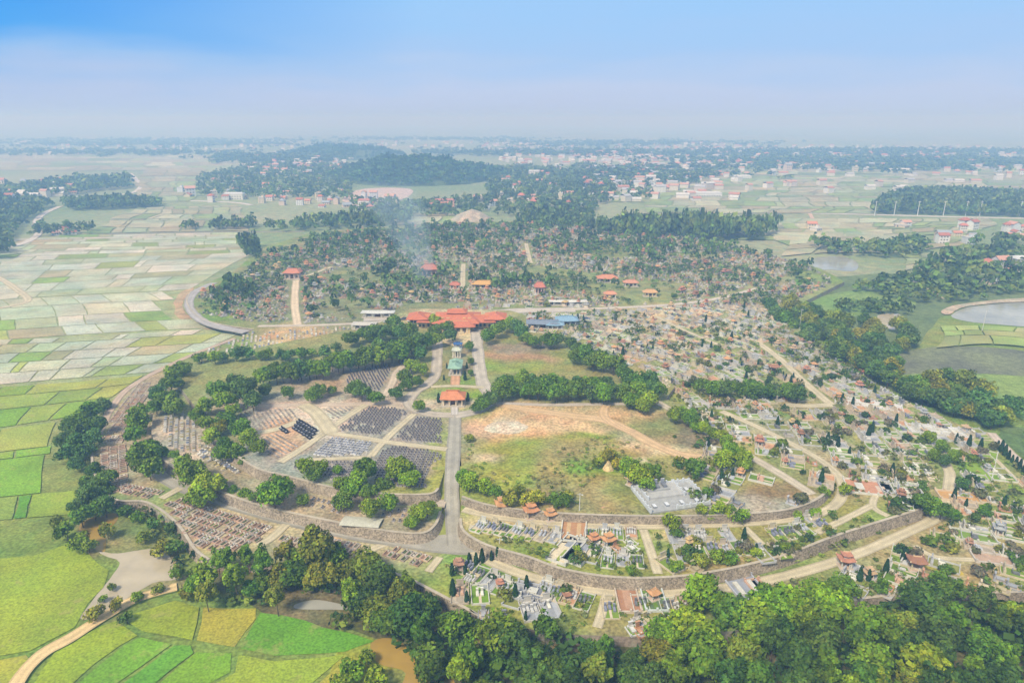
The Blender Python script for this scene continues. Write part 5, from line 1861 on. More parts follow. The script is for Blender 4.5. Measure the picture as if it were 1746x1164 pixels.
# bushes between the tombs (single plants)
q = random.Random(5)
for _ in range(330):
    px, py = q.uniform(1150, 1746), q.uniform(600, 960)
    z = zat(px, py)
    if z == 0 or any(inside(px, py, w_) for w_ in NO[:5]) or px + py * 0 < 1150: continue
    p = at(px, py, z)
    if near_road(p.x, p.y, 1.5): continue
    bushes.append((p.x, p.y, z, px, py))
for _ in range(60):
    px, py = q.uniform(800, 1400), q.uniform(890, 1060)
    z = zat(px, py)
    if z == 0: continue
    p = at(px, py, z)
    if near_road(p.x, p.y, 1.5): continue
    bushes.append((p.x, p.y, z, px, py))
bushes.sort(key=lambda t: t[1])
for x, y, z, px, py in bushes[:290]:
    s = q.uniform(.6, 1.7)
    o = link('bush', q.choice(BUSH), None, (x, y, z), q.uniform(0, 6), (s, s, s * q.uniform(.8, 1.2)))
    c = q.choice([(.09, .17, .02), (.13, .2, .02), (.05, .10, .03), (.2, .22, .03), (.15, .16, .07), (.19, .17, .11)])
    o.color = (*c, 1)
    reg(o, 'bush', 'leafy bush', where_of(px, py, z), 'bushes among the tombs')

# ------------------------------------------------------------------ rear cemetery: small tombs, shrubs
REAR = [(440, 440), (540, 404), (640, 392), (760, 384), (900, 382), (1050, 388), (1180, 404), (1330, 440), (1395, 462), (1420, 478), (1370, 510), (1290, 522), (1100, 526), (905, 524), (870, 518), (700, 516), (650, 538), (560, 550), (440, 550), (345, 535), (330, 505), (400, 478)]
m = MB(); q = random.Random(41)
pts = fill_points(REAR, Z1, 4.1, 12)
sh = []
for x, y in pts:
    if near_road(x, y, 1.5): continue
    d = nz(x, y, .018, 4) + .4 * nz(x, y, .06, 9)
    px, py = pix((x, y, Z1))
    if py > 560 and px < 1000: continue
    rz = math.atan2(CEN.y - y, CEN.x - x) + q.uniform(-.06, .06)
    u = q.random()
    if d < -.3 or u < .1:
        continue
    c = q.choice([(.46, .43, .38), (.36, .35, .34), (.5, .42, .31), (.26, .26, .27), (.44, .30, .21), (.52, .48, .4), (.14, .14, .15), (.42, .24, .16), (.58, .56, .52), (.5, .47, .42)])
    w_ = q.uniform(1.6, 3.6)
    m.box(x, y, Z1, w_, w_ * q.uniform(.8, 1.5), .35, tuple(v * .8 for v in c), rz, q.choice([c, (.2, .26, .08), (.3, .26, .18)]))
    m.box(x + q.uniform(-.4, .4), y + .3, Z1 + .35, w_ * .5, .9, q.uniform(.5, 1.4), c, rz)
    if u > .955: sh.append((x, y, rz))
tag(m.build('rear_tombs', M_PAINT), 'mass of tiny weathered tombs crowding the rear cemetery', 'tombs', kind='stuff')
m = MB()
for x, y, rz in sh:
    s = q.uniform(.5, 1.1)
    bake(m, SV[q.randrange(16)][1], x, y, Z1, rz, (s, s), .95, ('base', 'roof'))
tag(m.build('rear_shrines', M_PAINT), 'mass of tiny roofed shrines in the rear cemetery', 'shrines', kind='stuff')
# low shrubs and trees of the rear cemetery
pts = []
for x, y in fill_points(REAR, Z1, 6.0, 14):
    px, py = pix((x, y, Z1))
    if near_road(x, y, 2): continue
    d = nz(x, y, .014, 21) + .35 * nz(x, y, .05, 2)
    lim = .12 + .002 * (py - 400)
    if px > 1000 and py > 470: lim += .25
    if d > lim * .7 or q.random() < .2: pts.append((x, y, Z1))
wood('rear_shrubbery', pts, 2.2, 3.6, [(.09, .16, .04), (.12, .19, .04), (.08, .13, .04), (.16, .20, .06)], 'shrubs and young trees growing among the rear tombs', seed=9)
pts = []
for x, y in fill_points(REAR, Z1, 14, 15):
    px, py = pix((x, y, Z1))
    if near_road(x, y, 4): continue
    d = nz(x, y, .01, 33)
    if py > 500 and px > 950: continue
    if q.random() < .32 + d * .6 + (.35 if py < 440 else 0): pts.append((x, y, Z1))
for a, b, n in [((820, 490), (905, 478), 18), ((390, 480), (440, 510), 12), ((620, 470), (700, 455), 10), ((1090, 440), (1130, 445), 4)]:
    for k in range(n):
        p = at(a[0] + (b[0] - a[0]) * q.random(), a[1] + (b[1] - a[1]) * q.random() + q.uniform(-9, 9), Z1); pts.append((p.x, p.y, Z1))
wood('rear_trees', pts, 4.2, 9, [(.09, .16, .035), (.11, .18, .035), (.085, .145, .04)], 'dark trees dotted through the rear cemetery', seed=10)
# weeds and low shrubs everywhere between the tombs
pts, pts2 = [], []
q = random.Random(77)
for zz, poly in ((Z1, [(765, 930), (900, 532), (1130, 528), (1290, 530), (1746, 780), (1900, 900), (1900, 1010), (1480, 1018), (1250, 1074), (950, 1078), (765, 1010)]), (Z2, P_Z2E), (Z3, [(1180, 690), (1412, 830), (1396, 850), (1180, 880)])):
    for x, y in fill_points(poly, zz, 2.9, 31 + int(zz)):
        px, py = pix((x, y, zz))
        if zat(px, py) != zz or near_road(x, y, .8): continue
        v = nz(x, y, .05, 61) + .5 * nz(x, y, .16, 12)
        occ = (round(x), round(y)) in OCC
        if v > (.26 if occ else -.16):
            (pts2 if q.random() < ((.2 if not occ else .05) if py > 660 else (.42 if not occ else .16)) else pts).append((x, y, zz))
wood('grave_weeds', pts, .95, .95, [(.15, .23, .03), (.21, .26, .05), (.25, .24, .08), (.11, .17, .03)], 'weeds and grass tufts between the tombs', seed=15)
wood('grave_shrubs', pts2, 1.7, 2.6, [(.09, .16, .03), (.13, .18, .03), (.16, .18, .07), (.06, .11, .03)], 'low shrubs scattered between the tombs', seed=16)
# weeds in the open fields
pts = []
for x, y in fill_points([(800, 740), (1000, 735), (1150, 780), (1190, 800), (1090, 860), (980, 868), (850, 855), (795, 830)], Z3, 3.2, 16):
    if nz(x, y, .04, 40) + .4 * nz(x, y, .15, 3) > .12: pts.append((x, y, Z3))
wood('field_weeds', pts, .9, 1.0, [(.17, .25, .04), (.24, .28, .06), (.28, .26, .10)], 'tufts of weeds in the open grass field', seed=11)
pts = []
for x, y in fill_points([(150, 770), (235, 860), (300, 900), (350, 960), (330, 1000), (300, 960), (240, 900), (170, 870)], 0, 3.5, 17):
    if q.random() < .7: pts.append((x, y, 0))
wood('bank_shrubs', pts, 1.7, 2.6, [(.11, .17, .03), (.15, .18, .04), (.06, .10, .03)], 'tangled shrubs on the bank below the curbed graves', seed=12)
pts = []
for x, y in fill_points([(300, 1000), (480, 1008), (640, 1000), (700, 1060), (690, 1090), (600, 1075), (480, 1035), (340, 1030)], 0, 4.2, 18):
    if not inside(*pix((x, y, 0)), [(490, 1020), (600, 1020), (640, 1045), (560, 1052), (495, 1045)]): pts.append((x, y, 0))
wood('forest_scrub', pts, 2.1, 3.2, [(.10, .17, .03), (.14, .19, .03), (.06, .11, .03)], 'undergrowth between the dirt road and the forest', seed=13)
pts = [(x, y, 0) for x, y in fill_points([(1330, 505), (1370, 560), (1420, 590), (1500, 640), (1440, 600), (1400, 545), (1360, 520)], 0, 6, 19)]
wood('belt_scrub', pts, 3, 4.5, FARG, 'scrub along the inner side of the dark belt', seed=14)


# ------------------------------------------------------------------ main hall
TILE = (.56, .18, .10)
YEL = (.66, .50, .26)


def main_hall():
    p = at(778, 561, Z3)
    t = empty('funeral_hall', p, 0, (.82, .82, .82))
    wall, roofs, glass, rail = MB(), [], MB(), MB()
    rdg = (.68, .42, .22)

    def W_(cx, cy, z, sx, sy, h, c=YEL):
        wall.box(cx, cy, z, sx, sy, h, c)

    def roof(cx, cy, z, sx, sy, h, ridge=.5):
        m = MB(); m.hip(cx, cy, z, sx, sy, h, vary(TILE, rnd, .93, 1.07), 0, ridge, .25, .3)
        o = m.build('roof', M_PAINT, t)
        r = MB()
        X = sx / 2 * ridge if sx >= sy else sy / 2 * ridge
        if sx >= sy: r.box(cx, cy, z + h - .05, X * 2 + .4, .35, .4, rdg)
        else: r.box(cx, cy, z + h - .05, .35, X * 2 + .4, .4, rdg)
        r.build('ridge', M_PAINT, o)
        return o
    # central block with stacked roofs
    W_(0, 10, 0, 24, 24, 5.2); roof(0, 9, 5.2, 32, 29, 4.4, .42)
    W_(0, 11, 7.6, 11, 8, 2.0); roof(0, 11, 9.4, 14, 11, 2.0, .5)
    for x in (-3.6, 0, 3.6):
        glass.box(x, 6.9, 8.2, 2.4, .14, .9, (.72, .5, .25))
    for x in (-9, -5.5, 5.5, 9):
        rail.box(x, 1.0, 7.2, 2.2, .8, .7, (.70, .44, .22))
    # front hall
    W_(0, -4, 0, 20, 9, 4.2); roof(0, -3.5, 4.2, 27, 13, 2.6, .6)
    W_(0, -9.6, 0, 12, 2.2, 1.0, (.62, .52, .36))
    for x in (-8, -4, 0, 4, 8):
        wall.box(x, -8.7, 0, .55, .45, 4.1, (.7, .6, .45)); glass.box(x + 2, -8.56, .6, 2.2, .12, 2.6, (.10, .08, .07)) if x < 8 else None
    # connecting galleries and end pavilions, two storeys on the right
    for s in (-1, 1):
        W_(s * 15, 9, 0, 12, 12, 4.6); roof(s * 17, 8.5, 4.8, 20, 19, 3.0, .5)
        W_(s * 22.5, 13, 0, 8, 8, 4.2); roof(s * 22, 13, 4.2, 13, 10, 2.0, .7)
        W_(s * 26.5, 9, 0, 11, 12, 6.2); roof(s * 26.5, 9, 6.2, 15.5, 17, 3.2, .3)
        for x in (-4, -1.4, 1.4, 4):
            glass.box(s * 26.5 + x, 2.94, 3.7, 1.7, .12, 1.7, (.05, .05, .06)); glass.box(s * 26.5 + x, 2.94, .7, 1.5, .12, 1.9, (.07, .06, .06))
            wall.box(s * 26.5 + x + 1.2, 2.8, 0, .35, .4, 6.1, (.72, .62, .45))
        rail.box(s * 26.5, 2.75, 3.0, 10.4, .3, .5, (.75, .68, .55))
        for x in (-4.2, -1.4, 1.4, 4.2):
            glass.box(s * 15 + x, 2.94, 1.0, 1.5, .12, 2.2, (.08, .07, .07))
    wall.build('wall', M_PAINT, t); glass.build('window_row', M_PAINT, t); rail.build('balcony_rail', M_PAINT, t)
    # rear boundary gallery
    m = MB(); m.box(0, 24, 0, 44, .8, 3.0, (.62, .5, .34)); m.box(0, 24, 3, 44.6, 1.4, .3, (.5, .3, .2)); m.build('rear_wall', M_PAINT, t)
    tag(t, 'sprawling hall with many red orange hip roofs at the end of the park', 'hall')


main_hall()
fc = patch('hall_forecourt', [(748, 566), (812, 566), (808, 580), (776, 590), (752, 580)], Z3 + .07, (.62, .48, .28), step=5, rough=.3)


def pavilion(px, py, z, sx, sy, h, rh, roofc, wallc, label, cat, ridge=.5, open_=False, steps=True, name='pavilion', gable=False):
    t = empty(name, at(px, py, z))
    m = MB(); m.box(0, 0, 0, sx * 1.08, sy * 1.08, .5, (.5, .45, .38)); m.build('plinth', M_PAINT, t)
    m = MB()
    if not open_:
        m.box(0, sy * .08, .5, sx * .86, sy * .72, h - .5, wallc)
    for a in (-.42, -.15, .15, .42):
        m.box(a * sx, -sy * .42, .5, .45, .45, h - .5, tuple(min(.8, v * 1.15) for v in wallc))
        if open_: m.box(a * sx, sy * .42, .5, .45, .45, h - .5, wallc)
    m.build('wall', M_PAINT, t)
    m = MB()
    if not open_:
        m.box(0, -sy * .285, .5, sx * .18, .15, h * .62, (.12, .06, .04))
        for a in (-.3, .3):
            mw = MB(); mw.box(a * sx, -sy * .285, 1.2, sx * .14, .15, h * .35, (.14, .12, .10)); mw.build('window', M_PAINT, t)
    else:
        m.box(0, 0, .5, sx * .3, sy * .3, h * .5, (.3, .25, .2))
    m.build('door' if not open_ else 'altar', M_PAINT, t)
    m = MB()
    if gable: m.gable(0, 0, h, sx * 1.15, sy * 1.12, rh, roofc, PI / 2 if False else 0, .2, wallc)
    else: m.hip(0, 0, h, sx * 1.15, sy * 1.15, rh, roofc, 0, ridge, .2, .35)
    o = m.build('roof', M_PAINT, t)
    m = MB(); m.box(0, 0, h + rh - .1, sx * .62, .4, .45, tuple(v * .8 for v in roofc)); m.build('ridge', M_PAINT, o)
    tag(t, label, cat)
    return t


pavilion(773, 688, Z3, 9.0, 7.2, 3.3, 2.5, (.62, .24, .12), (.66, .52, .38), 'orange red hip roofed house in the round lawn at the head of the road', 'house', .3, name='gate_house')
pavilion(777, 634, Z3, 5.6, 10.5, 3.6, 1.6, (.30, .46, .36), (.5, .45, .36), 'pale green roofed open pavilion in the middle of the park', 'pavilion', .8, open_=True)
pavilion(779, 608, Z3, 4.2, 4.0, 3.6, 1.4, (.52, .53, .44), (.6, .55, .45), 'small pale grey stele pavilion behind the green roofed one', 'pavilion', .4, open_=True, name='stele_pavilion')
pavilion(781, 593, Z3, 4.0, 3.0, 2.2, .8, (.06, .14, .34), (.2, .25, .4), 'small dark blue tent-like roof behind the stele pavilion', 'canopy', .6, open_=True, name='blue_canopy')
for px, py, sx, sy, h, rh, rc, wc, lb in [
    (925, 558, 16, 8, 3, 1.4, (.22, .26, .34), (.5, .5, .5), 'low blue grey roofed shed right of the main hall'), (966, 553, 12, 8, 3.2, 2.2, (.24, .38, .52), (.55, .55, .55), 'bright blue roofed shed, rightmost of the blue sheds'),
    (946, 560, 9, 6, 2.6, 1.2, (.25, .38, .5), (.5, .5, .5), 'small dull blue shed between the other two blue sheds'), (645, 540, 18, 6, 3, 1.0, (.6, .6, .58), (.6, .58, .5), 'long pale roofed building left of the main hall'),
    (622, 560, 12, 6, 2.8, 1.0, (.55, .52, .48), (.6, .58, .5), 'small grey shed behind the left tree row'), (733, 470, 12, 11, 6, 3.2, (.52, .2, .13), (.6, .4, .3), 'two storey red roofed shrine house in the smoke'),
    (825, 490, 16, 8, 3, 2.2, (.62, .36, .12), (.66, .5, .2), 'yellow and orange temple in the rear tombs'), (920, 500, 7, 7, 5, 3, (.52, .18, .12), (.55, .4, .35), 'tall red roofed pavilion behind the car park'),
    (776, 492, 7, 5, 3, 2, (.5, .18, .12), (.6, .5, .4), 'small red roofed house left of the yellow temple'), (500, 475, 12, 8, 5, 3, (.55, .22, .14), (.62, .48, .4), 'red roofed gate building at the top of the beige avenue'),
    (1035, 480, 14, 8, 3, 2.4, (.6, .26, .15), (.65, .6, .5), 'orange roofed tomb house in the rear right tombs'), (1075, 488, 10, 6, 3, 2, (.58, .28, .18), (.65, .6, .5), 'orange brown roofed tomb house beside the orange one'),
    (1040, 508, 8, 5, 3, 2, (.62, .3, .18), (.65, .6, .5), 'small orange roof in front of the rear tomb houses'), (1108, 505, 9, 5, 3, 2, (.6, .36, .18), (.6, .5, .3), 'ochre roofed tomb house at the right of the rear rows'),
    (968, 520, 22, 5, 2.6, .8, (.66, .64, .6), (.6, .58, .55), 'long white roofed tomb shelter beside the back road'), (1480, 640, 9, 6, 3, 2, (.58, .2, .14), (.6, .5, .4), 'red roofed shelter beside the dark belt'),
]:
    z = zat(px, py)
    pavilion(px, py, z, sx, sy, h, rh, rc, wc, lb, 'building', .5, name='outbuilding')


# bus shelter with a bowed canopy
def shelter():
    t = empty('shelter', at(617, 905, Z1), -.12)
    m = MB()
    for a in (-5, -1.7, 1.7, 5):
        m.box(a, 1.4, 0, .16, .16, 2.9, (.4, .4, .4))
    m.build('post', M_PAINT, t)
    m = MB()
    n = 8
    for i in range(n):
        y0, y1 = -2.4 + 5.2 * i / n, -2.4 + 5.2 * (i + 1) / n
        z0, z1 = 2.5 + .9 * math.sin(PI * (.25 + .55 * i / n)), 2.5 + .9 * math.sin(PI * (.25 + .55 * (i + 1) / n))
        m.quad((-6, y0, z0), (6, y0, z0), (6, y1, z1), (-6, y1, z1), (.55, .53, .44)); m.quad((-6, y1, z1 - .08), (6, y1, z1 - .08), (6, y0, z0 - .08), (-6, y0, z0 - .08), (.4, .38, .33))
    m.build('canopy', M_PAINT, t)
    m = MB(); m.box(0, 1.2, 0, 10, .5, .45, (.35, .3, .25)); m.build('bench', M_PAINT, t)
    tag(t, 'pale curved canopy shelter beside the grey ring road', 'shelter')


shelter()


# granite monument complex
def monument():
    p = at(1160, 868, Z3)
    t = empty('granite_memorial', p, R(14), (.82, .82, .9))
    LG = (.40, .40, .40)
    m = MB(); m.box(0, 8, 0, 24, 17, .6, LG); m.box(-2, 12, .6, 15, 9, .7, (.46, .45, .44)); m.box(-3, 14, 1.3, 9, 5, .6, (.38, .38, .38)); m.build('terrace', M_PAINT, t)
    m = MB()
    for (cx, cy, sx, sy) in [(0, 16.6, 24, .5), (-12, 8, .5, 17), (12, 10, .5, 13), (5, -.4, 13, .5), (5.4, 12, .4, 9), (-9.4, 12, .4, 9)]:
        m.box(cx, cy, .6, sx, sy, 1.2, (.58, .6, .63))
        k = int(max(sx, sy) / 2.4)
        for i in range(k + 1):
            f = i / max(1, k) - .5
            m.box(cx + (f * sx if sx > sy else 0), cy + (f * sy if sy > sx else 0), .6, .6, .6, 1.7, (.62, .64, .68))
    m.build('balustrade', M_PAINT, t)
    m = MB()
    for x in (-6, -3, 0): m.box(x, 13.6, 1.9, 1.4, 2.4, .7, (.2, .21, .24)); m.box(x, 15.2, 1.9, 1.5, .4, 2.2, (.3, .31, .36), (.6, .6, .65))
    for x, y in [(8, 3), (8, 7), (8, 11), (-9, 3), (-4, 3), (2, 3)]: m.box(x, y, .6, 1.3, 2.2, .6, (.28, .3, .34), (.66, .67, .7))
    m.build('tombstone', M_PAINT, t)
    tag(t, 'broad pale grey granite memorial terrace behind the upper curved wall', 'memorial')


monument()


# white gated plot & tennis-like red plots
def flat_plot(px, py, sx, sy, rz, floor, wallc, label, inner=None, name='burial_plot', wallh=.7):
    z = zat(px, py)
    t = empty(name, at(px, py, z), rz)
    m = MB(); m.box(0, 0, 0, sx, sy, .16, floor)
    if inner:
        for (cx, cy, w_, h_, c) in inner: m.box(cx, cy, .16, w_, h_, .05 if c != WHITE else .5, c)
    m.build('paving', M_PAINT, t)
    m = MB()
    for s in (-1, 1):
        m.box(s * sx / 2, 0, 0, .35, sy + .35, wallh, wallc); m.box(0, s * sy / 2, 0, sx - .35, .35, wallh, wallc)
    k = int(sx / 2.5)
    for i in range(k + 1):
        for s in (-1, 1): m.box((i / k - .5) * sx, s * sy / 2, wallh, .5, .5, .5, wallc)
    m.build('low_wall', M_PAINT, t)
    tag(t, label, 'burial plot')


flat_plot(1482, 832, 14, 9, R(-12), (.56, .28, .18), WHITE, 'white walled rectangular plot paved in salmon red with pale slabs', [(-3, 0, 2.4, 4, WHITE), (3.5, 0, 2.8, 3.6, (.62, .48, .38))])
flat_plot(1536, 836, 12, 7, R(-12), (.22, .27, .07), (.5, .5, .5), 'green floored plot with grey wall right of the salmon red plot', [(-3, -1.5, 5, 2, (.42, .43, .46))])
flat_plot(966, 938, 6, 13, R(-32), (.68, .58, .42), WHITE, 'cream paved plot with long white walls, left of two above the curved wall', [(0, 3, 3, 3, (.3, .32, .36)), (0, -3, 1, 6, (.3, .36, .08))])
flat_plot(990, 941, 6, 12, R(-32), (.64, .55, .42), WHITE, 'cream paved plot with long white walls, right of two above the curved wall', [(0, 3, 3, 4, (.34, .36, .42))])
flat_plot(978, 905, 7, 11, R(-8), (.48, .26, .14), WHITE, 'orange brown paved plot with white side walls at the terrace path', [(-1.5, 0, 1.2, 8, (.58, .4, .22)), (1.5, 0, 1.2, 8, (.58, .4, .22))])
flat_plot(1114, 1020, 5.5, 10, 0, (.16, .26, .04), (.62, .66, .66), 'white framed tomb plot with green beds in front of the lower path', [(-1.3, -1, 1.6, 6, (.14, .2, .1)), (1.3, -1, 1.6, 6, (.14, .2, .1)), (0, 3.4, 3, 1.6, (.06, .06, .07))])
flat_plot(1070, 1022, 5.5, 10, 0, (.42, .22, .13), (.6, .5, .4), 'brown paved tomb plot in front of the lower path', [(0, 0, 2, 7, (.5, .3, .2))])
flat_plot(1272, 1003, 8, 9, R(12), (.32, .34, .40), (.45, .46, .52), 'blue grey granite plot against the forest below the path', [(-2, 0, 1.2, 5, WHITE), (2, 0, 1.2, 5, WHITE)])
flat_plot(1295, 1006, 4, 8, R(12), (.55, .25, .14), (.6, .4, .3), 'orange paved plot beside the blue grey granite plot')
flat_plot(905, 1012, 9, 7, R(-20), (.20, .21, .25), (.45, .45, .48), 'dark granite plot amid grass near the forest edge', [(0, 1, 3, 2, WHITE)])
flat_plot(1700, 955, 12, 5, R(-14), (.5, .35, .26), (.55, .5, .45), 'long brown plot at the right edge')
flat_plot(1660, 915, 11, 6, R(-14), (.2, .3, .06), (.6, .58, .5), 'long grassy plot with pale wall left of the right edge')
flat_plot(1640, 848, 14, 6, R(-12), (.58, .34, .14), (.62, .5, .36), 'bare orange plot right of the dirt road', [(0, 1, 7, 1.2, (.66, .6, .5))])
flat_plot(1415, 660 + 50, 14, 9, R(-10), (.24, .32, .05), (.45, .45, .44), 'bright green fenced lawn plot in the upper right tombs')
flat_plot(1670, 790, 9, 26, R(-38), (.24, .36, .04), (.55, .55, .48), 'long bright green lawn plot beside the cypress row', wallh=.4)
flat_plot(1230, 692, 16, 7, R(-8), (.52, .47, .42), (.5, .48, .45), 'grey paved forecourt in front of the short tree row')
flat_plot(1480, 690, 26, 7, R(-24), (.62, .60, .60), (.66, .64, .64), 'large pale stone plot high in the right tombs', [(0, 0, 18, 1.2, WHITE)])
flat_plot(1600, 735, 22, 8, R(-14), (.58, .58, .60), (.64, .63, .64), 'large white grey stone plot near the dark belt', [(0, 1.5, 14, 1.2, WHITE), (0, -1.5, 14, 1.2, WHITE)])

# dark soil mound, haystack, rubble heap
for nm, px, py, rx, ry, h, c, lb, cat in [('haystack', 1037, 800, 1.9, 1.8, 3.4, (.62, .47, .26), 'pointed straw stack among bushes in the grass field', 'haystack'),
                                          ('rubble_heap', 862, 728, 9, 6, 1.3, (.62, .50, .38), 'pale heap of rubble at the top of the grass field', 'rubble'),
                                          ('sand_heap', 805, 376, 28, 22, 14, (.42, .36, .28), 'grey cone of quarry spoil beyond the rear tombs', 'heap')]:
    z = zat(px, py)
    m = MB(); n = 26; rings = 8
    P = []
    for j in range(rings + 1):
        t_ = j / rings
        for i in range(n):
            a = 2 * PI * i / n
            rr = (1 - t_) ** (.75 if nm != 'soil_mound' else .5) * (1 + .22 * nz(math.cos(a) * 2, math.sin(a) * 2 + t_, 1.1, px * .01))
            P.append((rx * rr * math.cos(a), ry * rr * math.sin(a), h * t_ * (1 + .1 * nz(a, t_, 3, 2)) - (.2 if j == 0 else 0)))
    for j in range(rings):
        for i in range(n):
            a, b = j * n + i, j * n + (i + 1) % n
            m.quad(P[a], P[b], P[b + n], P[a + n], vary(c, rnd, .88, 1.12))
    o = m.build(nm, M_GROUND, None, at(px, py, z))
    tag(o, lb, cat)

# poles
for i, (px, py, h, lb) in enumerate([(925, 558, 9, 'white lamp pole beside the blue sheds'), (985, 500, 12, 'tall white mast in the rear tombs'), (1674, 566, 14, 'power pole on the reservoir dam'), (1363, 560, 12, 'white pole at the start of the dark belt'),
                                     (1282, 570, 9, 'pale pole amid the far tombs'), (852, 942, 5, 'short white pole in the terrace grass'), (988, 870, 6, 'thin pole at the foot of the upper wall')]):
    t = empty('pole', at(px, py, zat(px, py)))
    m = MB(); m.tube((0, 0, -.2), (0, 0, h), .16, .09, (.65, .63, .6), 8); m.build('shaft', M_PAINT, t)
    m = MB(); m.box(0, 0, h - .6, 1.6, .12, .12, (.5, .5, .5)); m.box(.7, 0, h - .75, .5, .25, .14, (.8, .8, .78)); m.build('cross_arm', M_PAINT, t)
    tag(t, lb, 'pole')
for i, px in enumerate([1491, 1524, 1564, 1608, 1646, 1670, 1738]):
    t = empty('power_pole', at(px, 368, 0))
    m = MB(); m.tube((0, 0, 0), (0, 0, 19), .5, .3, (.7, .7, .68), 6); m.build('shaft', M_PAINT, t)
    m = MB(); m.box(0, 0, 17.5, 4, .4, .4, (.6, .6, .6)); m.build('cross_arm', M_PAINT, t)
    reg(t, 'power pole', 'white power pole', 'in front of the flat far wood', 'power poles along the highway')

# parked vehicles in the forecourt
def car(px, py, z, rz, c, lb):
    t = empty('parked_car', at(px, py, z), rz)
    m = MB(); m.box(0, 0, .35, 4.3, 1.75, .6, c, 0, None, .96); m.build('body', M_PAINT, t)
    m = MB(); m.box(-.15, 0, .95, 2.3, 1.6, .55, (.05, .06, .07), 0, c, .8); m.build('cabin', M_PAINT, t)
    for a in (-1.35, 1.35):
        for b in (-.8, .8):
            m = MB(); m.tube((a, b - .1, .33), (a, b + .1, .33), .33, .33, (.03, .03, .03), 12); m.build('wheel', M_PAINT, t)
    tag(t, lb, 'car', 'cars parked beside the hall')


for px, py, c, lb in [(700, 548, (.7, .7, .7), 'white car parked left of the hall'), (690, 545, (.1, .1, .12), 'black car parked left of the white one'), (660, 550, (.45, .46, .48), 'silver car at the left end of the forecourt'),
                      (985, 548, (.7, .7, .7), 'white car parked right of the blue sheds'), (905, 546, (.4, .08, .06), 'red car parked between the hall and the blue sheds'), (1000, 545, (.12, .2, .4), 'blue car at the right end of the forecourt')]:
    car(px, py, zat(px, py), rnd.uniform(-.2, .2), c, lb)


# ------------------------------------------------------------------ village houses
def house_variant(k):
    w_, b, rf = MB(), MB(), MB()
    wc = [(.68, .64, .6), (.66, .58, .44), (.7, .7, .7), (.62, .50, .42), (.58, .62, .66)][k % 5]
    rc = [(.55, .20, .14), (.60, .26, .18), (.45, .17, .12), (.35, .38, .42), (.62, .34, .26)][k % 5]
    fl = 1 + k % 3
    h = 3.3 * fl
    X, Y = (9, 8) if k % 2 else (12, 8)
    b.box(0, 0, -.3, X, Y, h + .3, wc)
    for f in range(fl):
        for i in range(3):
            b.box((i - 1) * X * .28, -Y / 2 - .03, 1 + f * 3.3, 1.5, .08, 1.4, (.10, .11, .13))
        b.box(X / 2 + .03, 0, 1 + f * 3.3, .08, 1.4, 1.4, (.12, .12, .14))
    if k % 4 == 3:
        rf.box(0, 0, h, X + .6, Y + .6, .3, (.6, .58, .55)); rf.box(X * .2, 0, h + .3, 3, 3, 2.4, wc, 0, rc)
    elif k % 4 == 1:
        rf.hip(0, 0, h, X + 1.4, Y + 1.4, 3.0, rc, 0, .45, .25)
    else:
        rf.gable(0, 0, h, X + 1.2, Y + 1.2, 2.8, rc, 0, .25, wc)
    nm = {0: 'gable roofed', 1: 'hip roofed', 2: 'gable roofed', 3: 'flat roofed'}[k % 4]
    return [('wall', b.mesh('wall', M_PAINT)), ('roof', rf.mesh('roof', M_PAINT))], f"{['one', 'two', 'three'][fl - 1]} storey {['red', 'pink', 'maroon', 'grey', 'salmon'][k % 5]} roofed house"


HV = [house_variant(k) for k in range(20)]
q = random.Random(8)
for poly, n, where, sc in [
    ([(-10, 310), (130, 308), (140, 345), (20, 352), (-10, 340)], 20, 'in the far left village', 1.2), ([(345, 345), (600, 358), (620, 322), (470, 296), (350, 310)], 52, 'in the middle left village', 1.0),
    ([(600, 360), (700, 362), (720, 345), (610, 335)], 12, 'below the quarry', 1.2), ([(720, 358), (1000, 362), (1050, 330), (960, 290), (860, 290), (840, 330)], 62, 'in the middle village', 1.0),
    ([(1000, 335), (1130, 338), (1240, 300), (1060, 292), (1000, 310)], 20, 'right of the middle village', 1.3), ([(1595, 418), (1746, 412), (1746, 392), (1620, 388)], 18, 'in the upper right village', 1.0),
    ([(1655, 482), (1746, 488), (1746, 462), (1660, 458)], 7, 'near the reservoir', 1.0), ([(1150, 290), (1746, 302), (1746, 262), (1150, 252)], 52, 'in the hazy far right plain', 1.35),
    ([(450, 292), (600, 300), (560, 262), (420, 270)], 14, 'left of the wooded hill', 1.25), ([(82, 402), (125, 402), (125, 392), (84, 392)], 3, 'at the lone left farm', 1.0), ([(280, 336), (330, 338), (330, 326), (290, 325)], 3, 'by the left village road', 1.3),
    ([(1380, 395), (1400, 395), (1400, 388), (1380, 388)], 2, 'beside the red field track', 1.1), ([(1530, 392), (1556, 392), (1556, 386), (1532, 386)], 3, 'alone in the right paddies', 1.1),
]:
    x0, y0, x1, y1 = bbox(poly)
    got, tries = 0, 0
    while got < n and tries < 3000:
        tries += 1
        px, py = q.uniform(x0, x1), q.uniform(y0, y1)
        if not inside(px, py, poly): continue
        p = at(px, py, 0)
        p.z = max(0, hill_h(p.x, p.y) - .8)
        if hill_h(p.x, p.y) > 14: continue
        me, desc = HV[q.randrange(20)]
        s = sc * q.uniform(.68, 1.05)
        t = put('village_house', me, p, q.choice([0, .2, -.3, .5, PI / 2, -.1]), (s, s, s * q.uniform(.9, 1.1)))
        reg(t, 'house', desc, where, 'houses of the villages')
        got += 1
m = MB()
